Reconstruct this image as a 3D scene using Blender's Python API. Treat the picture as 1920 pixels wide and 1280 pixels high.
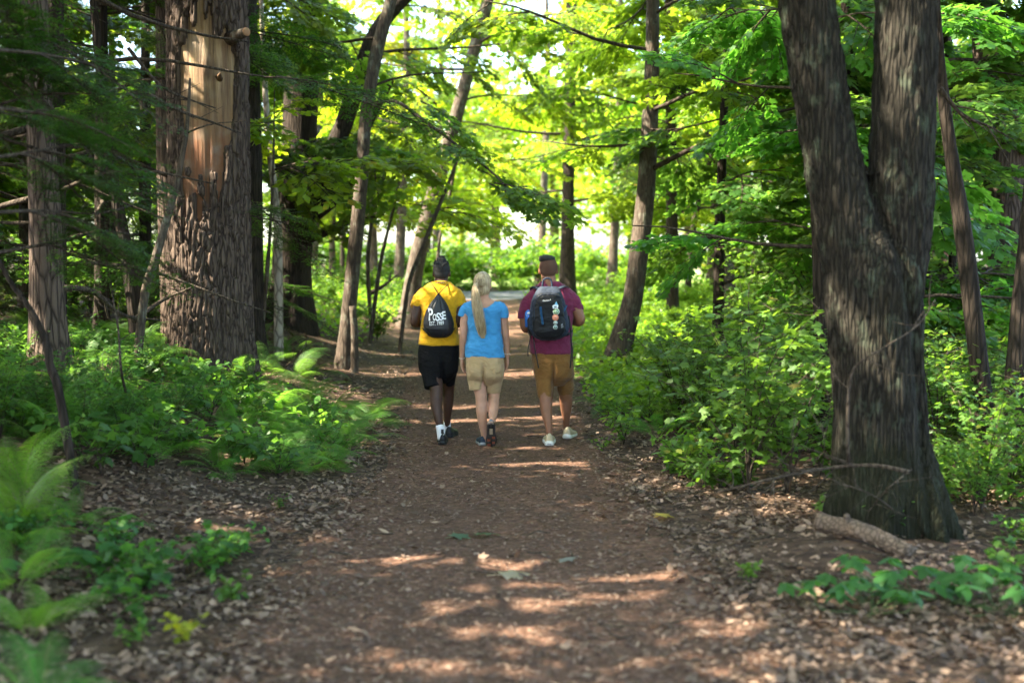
import bpy, bmesh, math, random
import numpy as np
from mathutils import Vector, Matrix
from mathutils.bvhtree import BVHTree

R = math.radians
scene = bpy.context.scene
for _o in list(bpy.data.objects):
    bpy.data.objects.remove(_o)
COL = scene.collection

# ------------------------------------------------------------------ camera
CAM = Vector((0.0, 0.0, 1.75))
FPX = 2400.0                                # focal length in pixels of a 1920-wide picture
PITCH = math.atan(150.0 / FPX)              # the horizon lies at y = 490
cam_data = bpy.data.cameras.new('camera')
cam_data.sensor_width = 36.0
cam_data.lens = 36.0 * FPX / 1920.0
cam_data.clip_start = 0.05
cam_data.clip_end = 3000.0
cam_data.dof.use_dof = True
cam_data.dof.focus_distance = 12.2
cam_data.dof.aperture_fstop = 1.25
cam = bpy.data.objects.new('camera', cam_data)
cam.location = CAM
cam.rotation_euler = (R(90) - PITCH, 0, 0)
COL.objects.link(cam)
scene.camera = cam

# ------------------------------------------------------------------ light
SUN_TO = Vector((-0.66, -0.14, 0.74)).normalized()      # towards the sun: from the left, a little behind
SUN_EL = math.asin(SUN_TO.z)
world = bpy.data.worlds.new('World')
scene.world = world
world.use_nodes = True
_nt = world.node_tree
_nt.nodes.clear()
_sky = _nt.nodes.new('ShaderNodeTexSky')
_sky.sky_type = 'NISHITA'
_sky.sun_disc = False
_sky.sun_elevation = SUN_EL
_sky.sun_rotation = math.atan2(SUN_TO.x, SUN_TO.y)
_sky.air_density = 1.0
_sky.dust_density = 2.0
_bg = _nt.nodes.new('ShaderNodeBackground')
_bg.inputs['Strength'].default_value = 0.15
_wo = _nt.nodes.new('ShaderNodeOutputWorld')
_nt.links.new(_sky.outputs[0], _bg.inputs[0])
_nt.links.new(_bg.outputs[0], _wo.inputs[0])
sun_data = bpy.data.lights.new('sun', 'SUN')
sun_data.energy = 5.0
sun_data.angle = R(0.53)
sun_data.color = (1.0, 0.90, 0.72)
sun = bpy.data.objects.new('sun', sun_data)
sun.rotation_euler = SUN_TO.to_track_quat('Z', 'Y').to_euler()
sun.location = (-20, -10, 30)
COL.objects.link(sun)

scene.view_settings.view_transform = 'Standard'
scene.view_settings.look = 'None'
scene.view_settings.exposure = 2.95
scene.view_settings.gamma = 1.0
scene.view_settings.use_curve_mapping = False
scene.render.engine = 'CYCLES'
scene.cycles.max_bounces = 6
scene.cycles.diffuse_bounces = 3
scene.cycles.glossy_bounces = 2
scene.cycles.transmission_bounces = 4
scene.cycles.transparent_max_bounces = 4
scene.cycles.use_denoising = True
scene.cycles.use_adaptive_sampling = True
scene.cycles.adaptive_threshold = 0.02
scene.cycles.sample_clamp_indirect = 6.0

# ------------------------------------------------------------------ pixels to places
_UP = Vector((0, math.sin(PITCH), math.cos(PITCH)))
_FW = Vector((0, math.cos(PITCH), -math.sin(PITCH)))


def ray(px, py):
    return Vector((1, 0, 0)) * ((px - 960) / FPX) + _UP * ((640 - py) / FPX) + _FW


def pix(px, py, Y):
    d = ray(px, py)
    return CAM + d * (Y / d.y)


# ------------------------------------------------------------------ noise
def _hash(i, j, k, seed):
    n = (i.astype(np.int64) * 374761393 + j.astype(np.int64) * 668265263 + k.astype(np.int64) * 1274126177 + seed * 974711) & 0xFFFFFFFF
    n = ((n ^ (n >> 13)) * 1274126177) & 0xFFFFFFFF
    n = ((n ^ (n >> 16)) * 2246822519) & 0xFFFFFFFF
    n = n ^ (n >> 15)
    return (n & 0xFFFFFF) / float(0xFFFFFF)


def vnoise(P, seed=0):
    P = np.asarray(P, float)
    f = np.floor(P)
    t = P - f
    t = t * t * (3 - 2 * t)
    i, j, k = f[..., 0], f[..., 1], f[..., 2]
    out = 0
    for a in (0, 1):
        wa = t[..., 0] if a else 1 - t[..., 0]
        for b in (0, 1):
            wb = t[..., 1] if b else 1 - t[..., 1]
            for c in (0, 1):
                wc = t[..., 2] if c else 1 - t[..., 2]
                out = out + wa * wb * wc * _hash(i + a, j + b, k + c, seed)
    return out


def fbm(P, octs=4, seed=0):
    P = np.asarray(P, float)
    s, a, tot = 0, 1.0, 0.0
    for o in range(octs):
        s = s + a * vnoise(P * (2.03 ** o), seed + o * 17)
        tot += a
        a *= 0.5
    return s / tot


def sstep(a, b, x):
    t = np.clip((np.asarray(x, float) - a) / (b - a), 0, 1)
    return t * t * (3 - 2 * t)


# ------------------------------------------------------------------ terrain
_PY = [-20, 4, 12, 20, 30, 40, 60, 400]
_PX = [0.0, -0.03, -0.16, -0.52, -0.55, -0.90, -1.0, -1.0]
_PW = [1.5, 1.42, 1.05, 1.2, 1.0, 0.9, 0.9, 0.9]
_ZY = [-50, 12, 16, 20, 25, 30, 35, 40, 60, 100, 400]
_ZZ = [0, 0, 0.03, 0.10, 0.24, 0.42, 0.62, 0.78, 0.8, 0.3, 0.0]


def path_x(y): return np.interp(y, _PY, _PX)
def path_w(y): return np.interp(y, _PY, _PW)


def terrain(x, y):
    x = np.asarray(x, float); y = np.asarray(y, float)
    z = np.interp(y, _ZY, _ZZ)
    c, w = path_x(y), path_w(y)
    dl = (c - w) - x
    dr = x - (c + w)
    amp = np.interp(y, [2, 6, 12, 20, 32, 45], [0.30, 0.42, 0.80, 0.75, 0.5, 0.1])
    z = z + sstep(0.1, 3.4, dl) * amp
    z = z + sstep(4, 30, dl) * 0.5 * sstep(60, 30, y)
    ampr = np.interp(y, [2, 8, 12, 20, 45], [-0.05, -0.12, 0.0, 0.15, 0.05])
    z = z + sstep(0.3, 3.0, dr) * ampr
    off = np.clip(np.maximum(dl, dr), 0, 1.5) / 1.5
    n = fbm(np.stack([x * 0.7, y * 0.7, 0 * x], -1), 3, 5) - 0.5
    z = z + n * 0.22 * off * sstep(120, 60, np.abs(y))
    z = z - 0.025 * (1 - sstep(0.5, 1.0, np.abs(x - c) / w))
    z = z + 0.13 * np.exp(-((x - 1.95) / 0.55) ** 2 - ((y - 7.35) / 0.55) ** 2)
    return z


def gz(x, y):
    return float(terrain(x, y))


def on_ground(px, py):
    """the place where a pixel's ray meets the terrain"""
    d = ray(px, py)
    lo, hi = None, None
    t = 2.0
    while t < 200:
        p = CAM + d * t
        if p.z < gz(p.x, p.y):
            hi = t; break
        lo = t
        t += 0.25
    if hi is None:
        return CAM + d * 100
    for _ in range(18):
        m = (lo + hi) / 2
        p = CAM + d * m
        if p.z < gz(p.x, p.y): hi = m
        else: lo = m
    return CAM + d * hi


# ------------------------------------------------------------------ mesh tools
class MB:
    """collects faces of any size and links them as one mesh"""
    def __init__(self):
        self.V, self.F, self.n, self.rnd = [], [], 0, []

    def add(self, V, F, mat=0, smooth=True, rnd=0.5):
        V = np.asarray(V, float).reshape(-1, 3)
        if len(V) == 0: return self
        if isinstance(F, np.ndarray):
            F = [F]
        else:
            by = {}
            for f in F: by.setdefault(len(f), []).append(f)
            F = [np.array(v, int) for v in by.values()]
        for f in F:
            self.F.append((f + self.n, mat, smooth))
        self.V.append(V)
        self.rnd.append(np.broadcast_to(np.asarray(rnd, float), (len(V),)).copy())
        self.n += len(V)
        return self

    def mesh(self, name, mats):
        me = bpy.data.meshes.new(name)
        V = np.concatenate(self.V)
        me.vertices.add(len(V))
        me.vertices.foreach_set('co', V.astype(np.float32).ravel())
        loops = np.concatenate([f.ravel() for f, _, _ in self.F]).astype(np.int32)
        tot = np.concatenate([np.full(len(f), f.shape[1], np.int32) for f, _, _ in self.F])
        mi = np.concatenate([np.full(len(f), m, np.int32) for f, m, _ in self.F])
        sm = np.concatenate([np.full(len(f), s, bool) for f, _, s in self.F])
        st = np.concatenate([[0], np.cumsum(tot)[:-1]]).astype(np.int32)
        me.loops.add(len(loops))
        me.loops.foreach_set('vertex_index', loops)
        me.polygons.add(len(tot))
        me.polygons.foreach_set('loop_start', st)
        me.polygons.foreach_set('loop_total', tot)
        me.polygons.foreach_set('material_index', mi)
        me.polygons.foreach_set('use_smooth', sm)
        a = me.attributes.new('rnd', 'FLOAT', 'POINT')
        a.data.foreach_set('value', np.concatenate(self.rnd).astype(np.float32))
        for m in (mats if isinstance(mats, (list, tuple)) else [mats]):
            me.materials.append(m)
        me.update(calc_edges=True)
        me.validate()
        return me

    def obj(self, name, mats, parent=None, loc=None):
        return ob(name, self.mesh(name, mats), parent, loc)


def ob(name, data, parent=None, loc=None, rot=None, scale=None):
    o = bpy.data.objects.new(name, data)
    COL.objects.link(o)
    if parent is not None: o.parent = parent
    if loc is not None: o.location = loc
    if rot is not None: o.rotation_euler = rot
    if scale is not None: o.scale = (scale,) * 3 if np.isscalar(scale) else scale
    return o


def tag(o, label=None, cat=None, group=None, kind=None):
    if label: o['label'] = label
    if cat: o['category'] = cat
    if group: o['group'] = group
    if kind: o['kind'] = kind
    return o


def thing(name, label, cat, loc, group=None, rot=None):
    return tag(ob(name, None, None, loc, rot), label, cat, group)


def catmull(P, m):
    P = np.asarray(P, float)
    if len(P) == 2: P = np.array([P[0], (P[0] + P[1]) / 2, P[1]])
    Q = np.vstack([2 * P[0] - P[1], P, 2 * P[-1] - P[-2]])
    n = len(P) - 1
    u = np.linspace(0, n, m)
    i = np.minimum(u.astype(int), n - 1)
    t = (u - i)[:, None]
    a, b, c, d = Q[i], Q[i + 1], Q[i + 2], Q[i + 3]
    return 0.5 * (2 * b + (c - a) * t + (2 * a - 5 * b + 4 * c - d) * t ** 2 + (3 * b - a - 3 * c + d) * t ** 3)


def frames(P):
    P = np.asarray(P, float)
    T = np.gradient(P, axis=0)
    T /= np.linalg.norm(T, axis=1)[:, None] + 1e-9
    ref = np.array([1.0, 0, 0]) if abs(T[0][0]) < 0.8 else np.array([0, 1.0, 0])
    A = np.zeros_like(P)
    a = ref - T[0] * ref.dot(T[0])
    for i in range(len(P)):
        a = a - T[i] * a.dot(T[i])
        a /= np.linalg.norm(a) + 1e-9
        A[i] = a
    return T, A, np.cross(T, A)


def tube(P, rad, k=8, cap=True, ry=None, phase=0.0):
    """rings of k points round a line; rad may be an array (n,) or (n, k)"""
    P = np.asarray(P, float)
    n = len(P)
    T, A, B = frames(P)
    th = np.linspace(0, 2 * math.pi, k, endpoint=False) + phase
    rad = np.asarray(rad, float)
    if rad.ndim == 0: rad = np.full(n, float(rad))
    if rad.ndim == 1: rad = np.repeat(rad[:, None], k, 1)
    rb = rad if ry is None else np.repeat(np.asarray(ry, float)[:, None], k, 1)
    V = P[:, None] + A[:, None] * (rad * np.cos(th))[..., None] + B[:, None] * (rb * np.sin(th))[..., None]
    i = np.arange(n - 1)[:, None] * k
    j = np.arange(k)[None]
    j2 = (j + 1) % k
    F = np.stack([i + j, i + j2, i + k + j2, i + k + j], -1).reshape(-1, 4)
    V = V.reshape(-1, 3)
    Fs = [F]
    if cap:
        V = np.vstack([V, P[:1], P[-1:]])
        c0, c1 = n * k, n * k + 1
        Fs.append(np.concatenate([np.stack([np.full(k, c0), j2[0], j[0]], -1),
                                  np.stack([np.full(k, c1), (n - 1) * k + j[0], (n - 1) * k + j2[0]], -1)]))
    return V, Fs


def add_tube(mb, P, rad, k=8, cap=True, mat=0, smooth=True, rnd=0.5, ry=None):
    V, Fs = tube(P, rad, k, cap, ry)
    b = mb.n
    mb.add(V, Fs[0], mat, smooth, rnd)
    for f in Fs[1:]:
        mb.F.append((f + b, mat, smooth))


def add_box(mb, c, s, mat=0, rot=None):
    v = np.array([(x, y, z) for x in (-.5, .5) for y in (-.5, .5) for z in (-.5, .5)]) * np.array(s)
    if rot is not None: v = v @ np.array(rot).T
    mb.add(v + np.array(c), np.array([(0, 1, 3, 2), (4, 6, 7, 5), (0, 4, 5, 1), (2, 3, 7, 6), (0, 2, 6, 4), (1, 5, 7, 3)]), mat, False)


def add_ball(mb, c, r, mat=0, n=10, m=7, rnd=0.5, rot=None):
    r = np.array(r if not np.isscalar(r) else (r, r, r), float)
    V = [(0, 0, -1)]
    for i in range(1, m):
        a = -math.pi / 2 + math.pi * i / m
        for j in range(n):
            b = 2 * math.pi * j / n
            V.append((math.cos(a) * math.cos(b), math.cos(a) * math.sin(b), math.sin(a)))
    V.append((0, 0, 1))
    F = [(0, 1 + (j + 1) % n, 1 + j) for j in range(n)]
    for i in range(m - 2):
        for j in range(n):
            a, b = 1 + i * n + j, 1 + i * n + (j + 1) % n
            F.append((a, b, b + n, a + n))
    l = len(V) - 1
    F += [(l, l - n + j, l - n + (j + 1) % n) for j in range(n)]
    V = np.array(V) * r
    if rot is not None: V = V @ np.array(rot).T
    b = mb.n
    mb.add(V + np.array(c), F, mat, True, rnd)


# ------------------------------------------------------------------ materials
MATS = {}


def mat(name, build):
    if name in MATS: return MATS[name]
    m = bpy.data.materials.new(name)
    m.use_nodes = True
    nt = m.node_tree
    for n in list(nt.nodes): nt.nodes.remove(n)
    out = nt.nodes.new('ShaderNodeOutputMaterial')
    N = lambda t, **kw: _node(nt, t, kw)
    L = nt.links.new
    L(build(nt, N, L), out.inputs['Surface'])
    MATS[name] = m
    return m


def _node(nt, t, kw):
    n = nt.nodes.new('ShaderNode' + t)
    for k, v in kw.items():
        if k in n.inputs: n.inputs[k].default_value = v
        else: setattr(n, k, v)
    return n


def ramp(N, L, src, stops):
    r = N('ValToRGB')
    e = r.color_ramp.elements
    while len(e) < len(stops): e.new(0.5)
    for i, (p, c) in enumerate(stops):
        e[i].position = p
        e[i].color = (*c, 1) if len(c) == 3 else c
    L(src, r.inputs[0])
    return r.outputs[0]


def coords(N, L, scale=(1, 1, 1), kind='Object'):
    tc = N('TexCoord')
    mp = N('Mapping')
    mp.inputs['Scale'].default_value = scale
    L(tc.outputs[kind], mp.inputs[0])
    return mp.outputs[0]


def mixc(N, L, fac, a, b, mode='MIX'):
    m = N('MixRGB', blend_type=mode)
    for i, v in ((0, fac), (1, a), (2, b)):
        if hasattr(v, 'links') or hasattr(v, 'is_linked'): L(v, m.inputs[i])
        else: m.inputs[i].default_value = v if np.isscalar(v) else ((*v, 1) if len(v) == 3 else v)
    return m.outputs[0]


def plain(name, col, rough=0.7, spec=0.3, bump=None, sss=0.0, var=0.0, sheen=0.0, bscale=(40, 40, 40)):
    def b(nt, N, L):
        p = N('BsdfPrincipled')
        p.inputs['Base Color'].default_value = (*col, 1)
        p.inputs['Roughness'].default_value = rough
        p.inputs['Specular IOR Level'].default_value = spec
        if sheen:
            p.inputs['Sheen Weight'].default_value = sheen
        if sss:
            p.inputs['Subsurface Weight'].default_value = sss
            p.inputs['Subsurface Radius'].default_value = (0.012, 0.005, 0.003)
        c = coords(N, L, bscale)
        if var:
            n = N('TexNoise', Scale=0.35, Detail=4.0)
            L(c, n.inputs['Vector'])
            L(ramp(N, L, n.outputs[0], [(0.3, tuple(x * (1 - var) for x in col)), (0.7, tuple(min(1, x * (1 + var)) for x in col))]), p.inputs['Base Color'])
        if bump:
            n = N('TexNoise', Scale=1.0, Detail=3.0)
            L(c, n.inputs['Vector'])
            bm = N('Bump', Strength=bump, Distance=0.01)
            L(n.outputs[0], bm.inputs['Height'])
            L(bm.outputs[0], p.inputs['Normal'])
        return p.outputs[0]
    return mat(name, b)


def leaf_mat(name, lo, hi, trans, tf=0.42, rough=0.45, spec=0.35):
    """leaf: own colour per leaf (rnd) tinted by the plant's own tint (object colour), part of the light shines through"""
    def b(nt, N, L):
        at = N('Attribute', attribute_name='rnd')
        oi = N('ObjectInfo')
        c = ramp(N, L, at.outputs['Fac'], [(0.0, lo), (0.85, hi), (0.965, tuple(min(1, x * 1.2) for x in hi)), (0.985, (hi[0] * 2.4, hi[1] * 1.35, hi[2] * 1.1)), (1.0, (hi[0] * 1.5, hi[1] * 0.6, hi[2] * 0.8))])
        c = mixc(N, L, 1.0, c, oi.outputs['Color'], 'MULTIPLY')
        p = N('BsdfPrincipled')
        p.inputs['Roughness'].default_value = rough
        p.inputs['Specular IOR Level'].default_value = spec
        L(c, p.inputs['Base Color'])
        t = N('BsdfTranslucent')
        tcol = mixc(N, L, 1.0, mixc(N, L, 0.75, c, trans), oi.outputs['Color'], 'MULTIPLY')
        L(tcol, t.inputs[0])
        m = N('MixShader')
        m.inputs[0].default_value = tf
        L(p.outputs[0], m.inputs[1]); L(t.outputs[0], m.inputs[2])
        return m.outputs[0]
    return mat(name, b)


def bark_mat(name, dark, light, stretch=0.16, scale=14.0, bump=0.6, lichen=None, moss=None, warm=None, cw_=0.6, ce=0.22):
    def b(nt, N, L):
        c = coords(N, L, (scale, scale, scale * stretch))
        n1 = N('TexNoise', Scale=1.0, Detail=6.0, Roughness=0.65, Distortion=0.6)
        L(c, n1.inputs['Vector'])
        v = N('TexVoronoi', Scale=0.9, feature='DISTANCE_TO_EDGE')
        cw = mixc(N, L, 0.25, c, n1.outputs[1], 'ADD')
        L(cw, v.inputs['Vector'])
        crack = ramp(N, L, v.outputs[0], [(0.0, (0, 0, 0)), (ce, (1, 1, 1))])
        h = mixc(N, L, cw_, n1.outputs[0], crack)
        col = ramp(N, L, h, [(0.25, dark), (0.62, light), (0.95, tuple(x * 1.25 for x in light))])
        c2 = coords(N, L, (1.6, 1.6, 0.9))
        n2 = N('TexNoise', Scale=1.0, Detail=5.0, Roughness=0.6)
        L(c2, n2.inputs['Vector'])
        col = mixc(N, L, ramp(N, L, n2.outputs[0], [(0.35, (0, 0, 0)), (0.65, (0.5, 0.5, 0.5))]), col, tuple(x * 0.6 for x in light))
        if warm:
            col = mixc(N, L, ramp(N, L, n2.outputs[0], [(0.3, (0.6, 0.6, 0.6)), (0.45, (0, 0, 0))]), col, warm)
        if lichen:
            c3 = coords(N, L, (7, 7, 4.5))
            n3 = N('TexNoise', Scale=1.0, Detail=8.0, Roughness=0.7)
            L(c3, n3.inputs['Vector'])
            f = mixc(N, L, 0.4, ramp(N, L, n3.outputs[0], [(0.53, (0, 0, 0)), (0.66, (0.75, 0.75, 0.75))]), crack, 'MULTIPLY')
            col = mixc(N, L, f, col, lichen)
        if moss:
            g = N('TexCoord')
            s = N('SeparateXYZ')
            L(g.outputs['Object'], s.inputs[0])
            n4 = N('TexNoise', Scale=4.0, Detail=5.0)
            L(g.outputs['Object'], n4.inputs['Vector'])
            a = N('Math', operation='MULTIPLY_ADD')
            L(n4.outputs[0], a.inputs[0]); a.inputs[1].default_value = -0.8; L(s.outputs['Z'], a.inputs[2])
            f = ramp(N, L, a.outputs[0], [(0.0, (0.6, 0.6, 0.6)), (0.3, (0, 0, 0))])
            col = mixc(N, L, f, col, moss)
        p = N('BsdfPrincipled')
        p.inputs['Roughness'].default_value = 0.9
        p.inputs['Specular IOR Level'].default_value = 0.15
        L(col, p.inputs['Base Color'])
        bm = N('Bump', Strength=bump, Distance=0.03)
        L(h, bm.inputs['Height'])
        L(bm.outputs[0], p.inputs['Normal'])
        return p.outputs[0]
    return mat(name, b)


LEAF = leaf_mat('leaf', (0.036, 0.080, 0.014), (0.105, 0.178, 0.024), (0.37, 0.54, 0.035), 0.53)
HERB = leaf_mat('herb_leaf', (0.026, 0.074, 0.018), (0.092, 0.178, 0.034), (0.24, 0.43, 0.035), 0.46)
FERN = leaf_mat('fern_leaf', (0.038, 0.105, 0.020), (0.090, 0.205, 0.034), (0.24, 0.47, 0.04), 0.48, 0.5)
NEEDLE = leaf_mat('hemlock_needle', (0.018, 0.055, 0.012), (0.058, 0.130, 0.018), (0.15, 0.34, 0.02), 0.40)
DRY = leaf_mat('dry_leaf', (0.042, 0.024, 0.016), (0.300, 0.205, 0.145), (0.30, 0.16, 0.08), 0.15, 0.6, 0.35)
TWIG = bark_mat('twig_bark', (0.025, 0.018, 0.013), (0.085, 0.065, 0.048), 0.3, 30, 0.4)
BARK_PINE = bark_mat('pine_bark', (0.016, 0.011, 0.009), (0.120, 0.086, 0.066), 0.14, 26, 0.9, cw_=0.42)
BARK_OAK = bark_mat('maple_bark', (0.004, 0.0034, 0.0025), (0.037, 0.032, 0.024), 0.10, 44, 1.0, lichen=(0.085, 0.105, 0.070), moss=(0.020, 0.022, 0.009), warm=(0.020, 0.017, 0.009), cw_=0.5, ce=0.26)
BARK_DARK = bark_mat('dark_bark', (0.010, 0.008, 0.006), (0.045, 0.034, 0.026), 0.12, 26, 0.7, cw_=0.4)
BARK_GREY = bark_mat('grey_bark', (0.030, 0.023, 0.018), (0.105, 0.080, 0.060), 0.2, 24, 0.5, cw_=0.3, lichen=(0.20, 0.21, 0.16))
BARK_PALE = bark_mat('pale_bark', (0.16, 0.13, 0.10), (0.42, 0.36, 0.29), 0.4, 14, 0.4)

# ------------------------------------------------------------------ leaf shapes
def _leaf_template(half, fold=0.16, droop=0.18):
    h = np.array(half, float)
    k = len(h)
    m = h[1:-1] * np.array([1, -1])
    P = np.vstack([h, m])
    V = np.column_stack([P[:, 0], P[:, 1], -fold * np.abs(P[:, 1]) - droop * P[:, 0] ** 2])
    left = list(range(k))[::-1]
    right = [0] + list(range(k, k + k - 2)) + [k - 1]
    return V, np.array([left, right])


MAPLE = _leaf_template([(0, 0), (0.02, 0.36), (0.22, 0.24), (0.60, 0.50), (0.58, 0.20), (0.76, 0.17), (1, 0)])
OVATE = _leaf_template([(0, 0), (0.18, 0.20), (0.48, 0.27), (0.78, 0.15), (1, 0)])
OAK = _leaf_template([(0, 0), (0.16, 0.16), (0.27, 0.08), (0.45, 0.27), (0.54, 0.12), (0.74, 0.24), (0.80, 0.10), (1, 0)], 0.1, 0.1)
LANCE = _leaf_template([(0, 0), (0.3, 0.13), (0.7, 0.10), (1, 0)])
KITE = _leaf_template([(0, 0), (0.45, 0.36), (1, 0)], 0.2, 0.15)


def unit(a):
    return a / (np.linalg.norm(a, axis=-1, keepdims=True) + 1e-9)


def leaves(mb, tmpl, P, D, N, S, rnd, mat=0):
    """one leaf at each P, pointing along D, upper face towards N, of length S"""
    P = np.asarray(P, float)
    if len(P) == 0: return
    T, F = tmpl
    D = unit(np.asarray(D, float)); N = np.asarray(N, float)
    B = unit(np.cross(N, D)); N = np.cross(D, B)
    S = np.broadcast_to(np.asarray(S, float), (len(P),))[:, None, None]
    V = P[:, None] + S * (T[None, :, 0:1] * D[:, None] + T[None, :, 1:2] * B[:, None] + T[None, :, 2:3] * N[:, None])
    k = len(T)
    FF = (F[None] + (np.arange(len(P)) * k)[:, None, None]).reshape(-1, F.shape[1])
    mb.add(V.reshape(-1, 3), FF, mat, False, np.repeat(np.broadcast_to(rnd, (len(P),)), k))


# ------------------------------------------------------------------ the ground
def floor_mat():
    def b(nt, N, L):
        c = coords(N, L, (1, 1, 1))
        v = N('TexVoronoi', Scale=17.0, Randomness=1.0)
        w = N('TexNoise', Scale=9.0, Detail=4.0)
        L(c, w.inputs['Vector'])
        cw = mixc(N, L, 0.12, c, w.outputs[1], 'ADD')
        L(cw, v.inputs['Vector'])
        sep = N('SeparateColor')
        L(v.outputs['Color'], sep.inputs[0])
        col = ramp(N, L, sep.outputs[0], [(0.0, (0.018, 0.010, 0.007)), (0.4, (0.055, 0.031, 0.019)), (0.75, (0.10, 0.06, 0.038)), (1.0, (0.16, 0.10, 0.068))])
        n = N('TexNoise', Scale=0.6, Detail=5.0)
        L(c, n.inputs['Vector'])
        col = mixc(N, L, ramp(N, L, n.outputs[0], [(0.4, (0, 0, 0)), (0.65, (0.7, 0.7, 0.7))]), col, (0.05, 0.032, 0.02))
        p = N('BsdfPrincipled', Roughness=0.9)
        p.inputs['Specular IOR Level'].default_value = 0.2
        L(col, p.inputs['Base Color'])
        bm = N('Bump', Strength=0.8, Distance=0.03)
        L(sep.outputs[1], bm.inputs['Height'])
        L(bm.outputs[0], p.inputs['Normal'])
        return p.outputs[0]
    return mat('forest_floor', b)


def mulch_mat():
    def b(nt, N, L):
        c = coords(N, L, (1, 1, 1))
        n0 = N('TexNoise', Scale=26.0, Detail=6.0, Roughness=0.7)
        L(c, n0.inputs['Vector'])
        cw = mixc(N, L, 0.10, c, n0.outputs[1], 'ADD')
        v = N('TexVoronoi', Scale=42.0)
        L(cw, v.inputs['Vector'])
        sep = N('SeparateColor')
        L(v.outputs['Color'], sep.inputs[0])
        f = mixc(N, L, 0.5, sep.outputs[0], n0.outputs[0])
        col = ramp(N, L, f, [(0.15, (0.034, 0.017, 0.011)), (0.42, (0.105, 0.054, 0.034)), (0.68, (0.180, 0.100, 0.066)), (0.95, (0.31, 0.198, 0.138))])
        n = N('TexNoise', Scale=1.3, Detail=6.0, Roughness=0.6)
        L(c, n.inputs['Vector'])
        col = mixc(N, L, ramp(N, L, n.outputs[0], [(0.38, (0.55, 0.55, 0.55)), (0.56, (0, 0, 0))]), col, (0.075, 0.043, 0.029))
        p = N('BsdfPrincipled', Roughness=0.92)
        p.inputs['Specular IOR Level'].default_value = 0.2
        L(col, p.inputs['Base Color'])
        bm = N('Bump', Strength=0.9, Distance=0.02)
        L(f, bm.inputs['Height'])
        L(bm.outputs[0], p.inputs['Normal'])
        return p.outputs[0]
    return mat('path_mulch', b)


def grid(xs, ys, zf):
    X, Y = np.meshgrid(xs, ys)
    V = np.stack([X, Y, zf(X, Y)], -1).reshape(-1, 3)
    nx, ny = len(xs), len(ys)
    i = (np.arange(ny - 1)[:, None] * nx + np.arange(nx - 1)[None]).ravel()
    return V, np.stack([i, i + 1, i + nx + 1, i + nx], -1)


def _gnd(x, y):
    c, w = path_x(y), path_w(y)
    z = terrain(x, y)
    z = z - 0.035 * (1 - sstep(0.7, 0.95, np.abs(x - c) / w)) * (y < 38)
    return z - 0.05 * (sstep(36.2, 37, y) - sstep(42, 42.8, y)) * sstep(60, 40, np.abs(x))


xs = np.concatenate([[-900, -300, -120, -70, -45, -32], np.linspace(-25, -6, 40)[:-1], np.linspace(-6, 6, 130)[:-1], np.linspace(6, 25, 40), [32, 45, 70, 120, 300, 900]])
ys = np.concatenate([[-300, -60, -20, -8], np.linspace(-2, 22, 220)[:-1], np.linspace(22, 50, 90)[:-1], np.linspace(50, 110, 24), [150, 300, 900]])
V, F = grid(xs, ys, _gnd)
tag(MB().add(V, F).obj('ground', floor_mat()), kind='structure')

mb = MB()
py = np.linspace(-2, 36.6, 330)
u = np.linspace(-1, 1, 31)
wv = path_w(py)
rag = np.stack([fbm(np.stack([py * 1.1, 0 * py + s, 0 * py], -1), 4, 31) for s in (3.3, 9.1)], 1)
X = path_x(py)[:, None] + u[None] * wv[:, None] * (0.86 + 0.35 * np.where(u[None] < 0, rag[:, :1], rag[:, 1:]))
Y = np.repeat(py[:, None], 31, 1)
Z = terrain(X, Y) + 0.006 - 0.055 * sstep(0.86, 1.0, np.abs(u))[None] + 0.028 * (fbm(np.stack([X * 5, Y * 5, 0 * X], -1), 3, 77) - 0.5)
i = (np.arange(len(py) - 1)[:, None] * 31 + np.arange(30)[None]).ravel()
mb.add(np.stack([X, Y, Z], -1).reshape(-1, 3), np.stack([i, i + 1, i + 32, i + 31], -1))
tag(mb.obj('path', mulch_mat()), kind='structure')


def gravel_mat():
    def b(nt, N, L):
        c = coords(N, L)
        v = N('TexVoronoi', Scale=14.0)
        L(c, v.inputs['Vector'])
        s = N('SeparateColor'); L(v.outputs['Color'], s.inputs[0])
        p = N('BsdfPrincipled', Roughness=0.9)
        L(ramp(N, L, s.outputs[0], [(0, (0.055, 0.052, 0.056)), (1, (0.15, 0.145, 0.155))]), p.inputs['Base Color'])
        return p.outputs[0]
    return mat('gravel', b)


V, F = grid(np.linspace(-40, 40, 120), np.linspace(36.7, 42.3, 14), lambda x, y: terrain(x, y) + 0.0)
tag(MB().add(V, F).obj('gravel_road', gravel_mat()), kind='structure')
V, F = grid(np.linspace(-200, 200, 60), np.linspace(47, 240, 60), lambda x, y: terrain(x, y) + 0.05)
tag(MB().add(V, F).obj('meadow', plain('meadow_grass', (0.20, 0.26, 0.08), 0.9, 0.1, None, 0, 0.25, bscale=(2, 2, 2))), kind='structure')

# ------------------------------------------------------------------ leaf litter and mulch
rg = np.random.default_rng(11)


def scatter(n, y0, y1, dens):
    """n tries over the visible ground, thinned by dens(side distance in path widths, x, y)"""
    y = y0 * (y1 / y0) ** rg.random(n)
    x = (rg.random(n) * 2 - 1) * (0.43 * y + 0.6)
    s = (x - path_x(y)) / path_w(y)
    k = rg.random(n) < dens(s, x, y)
    return x[k], y[k]


def litter_dens(s, x, y):
    a = np.abs(s)
    d = np.interp(a, [0, 0.45, 0.72, 0.95, 2.2, 3.5], [0.02, 0.04, 0.22, 1.0, 1.0, 0.8])
    return d * (0.18 + 0.82 * sstep(0.34, 0.6, fbm(np.stack([x * 1.7, y * 1.7, 0 * x], -1), 3, 51)))


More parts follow.
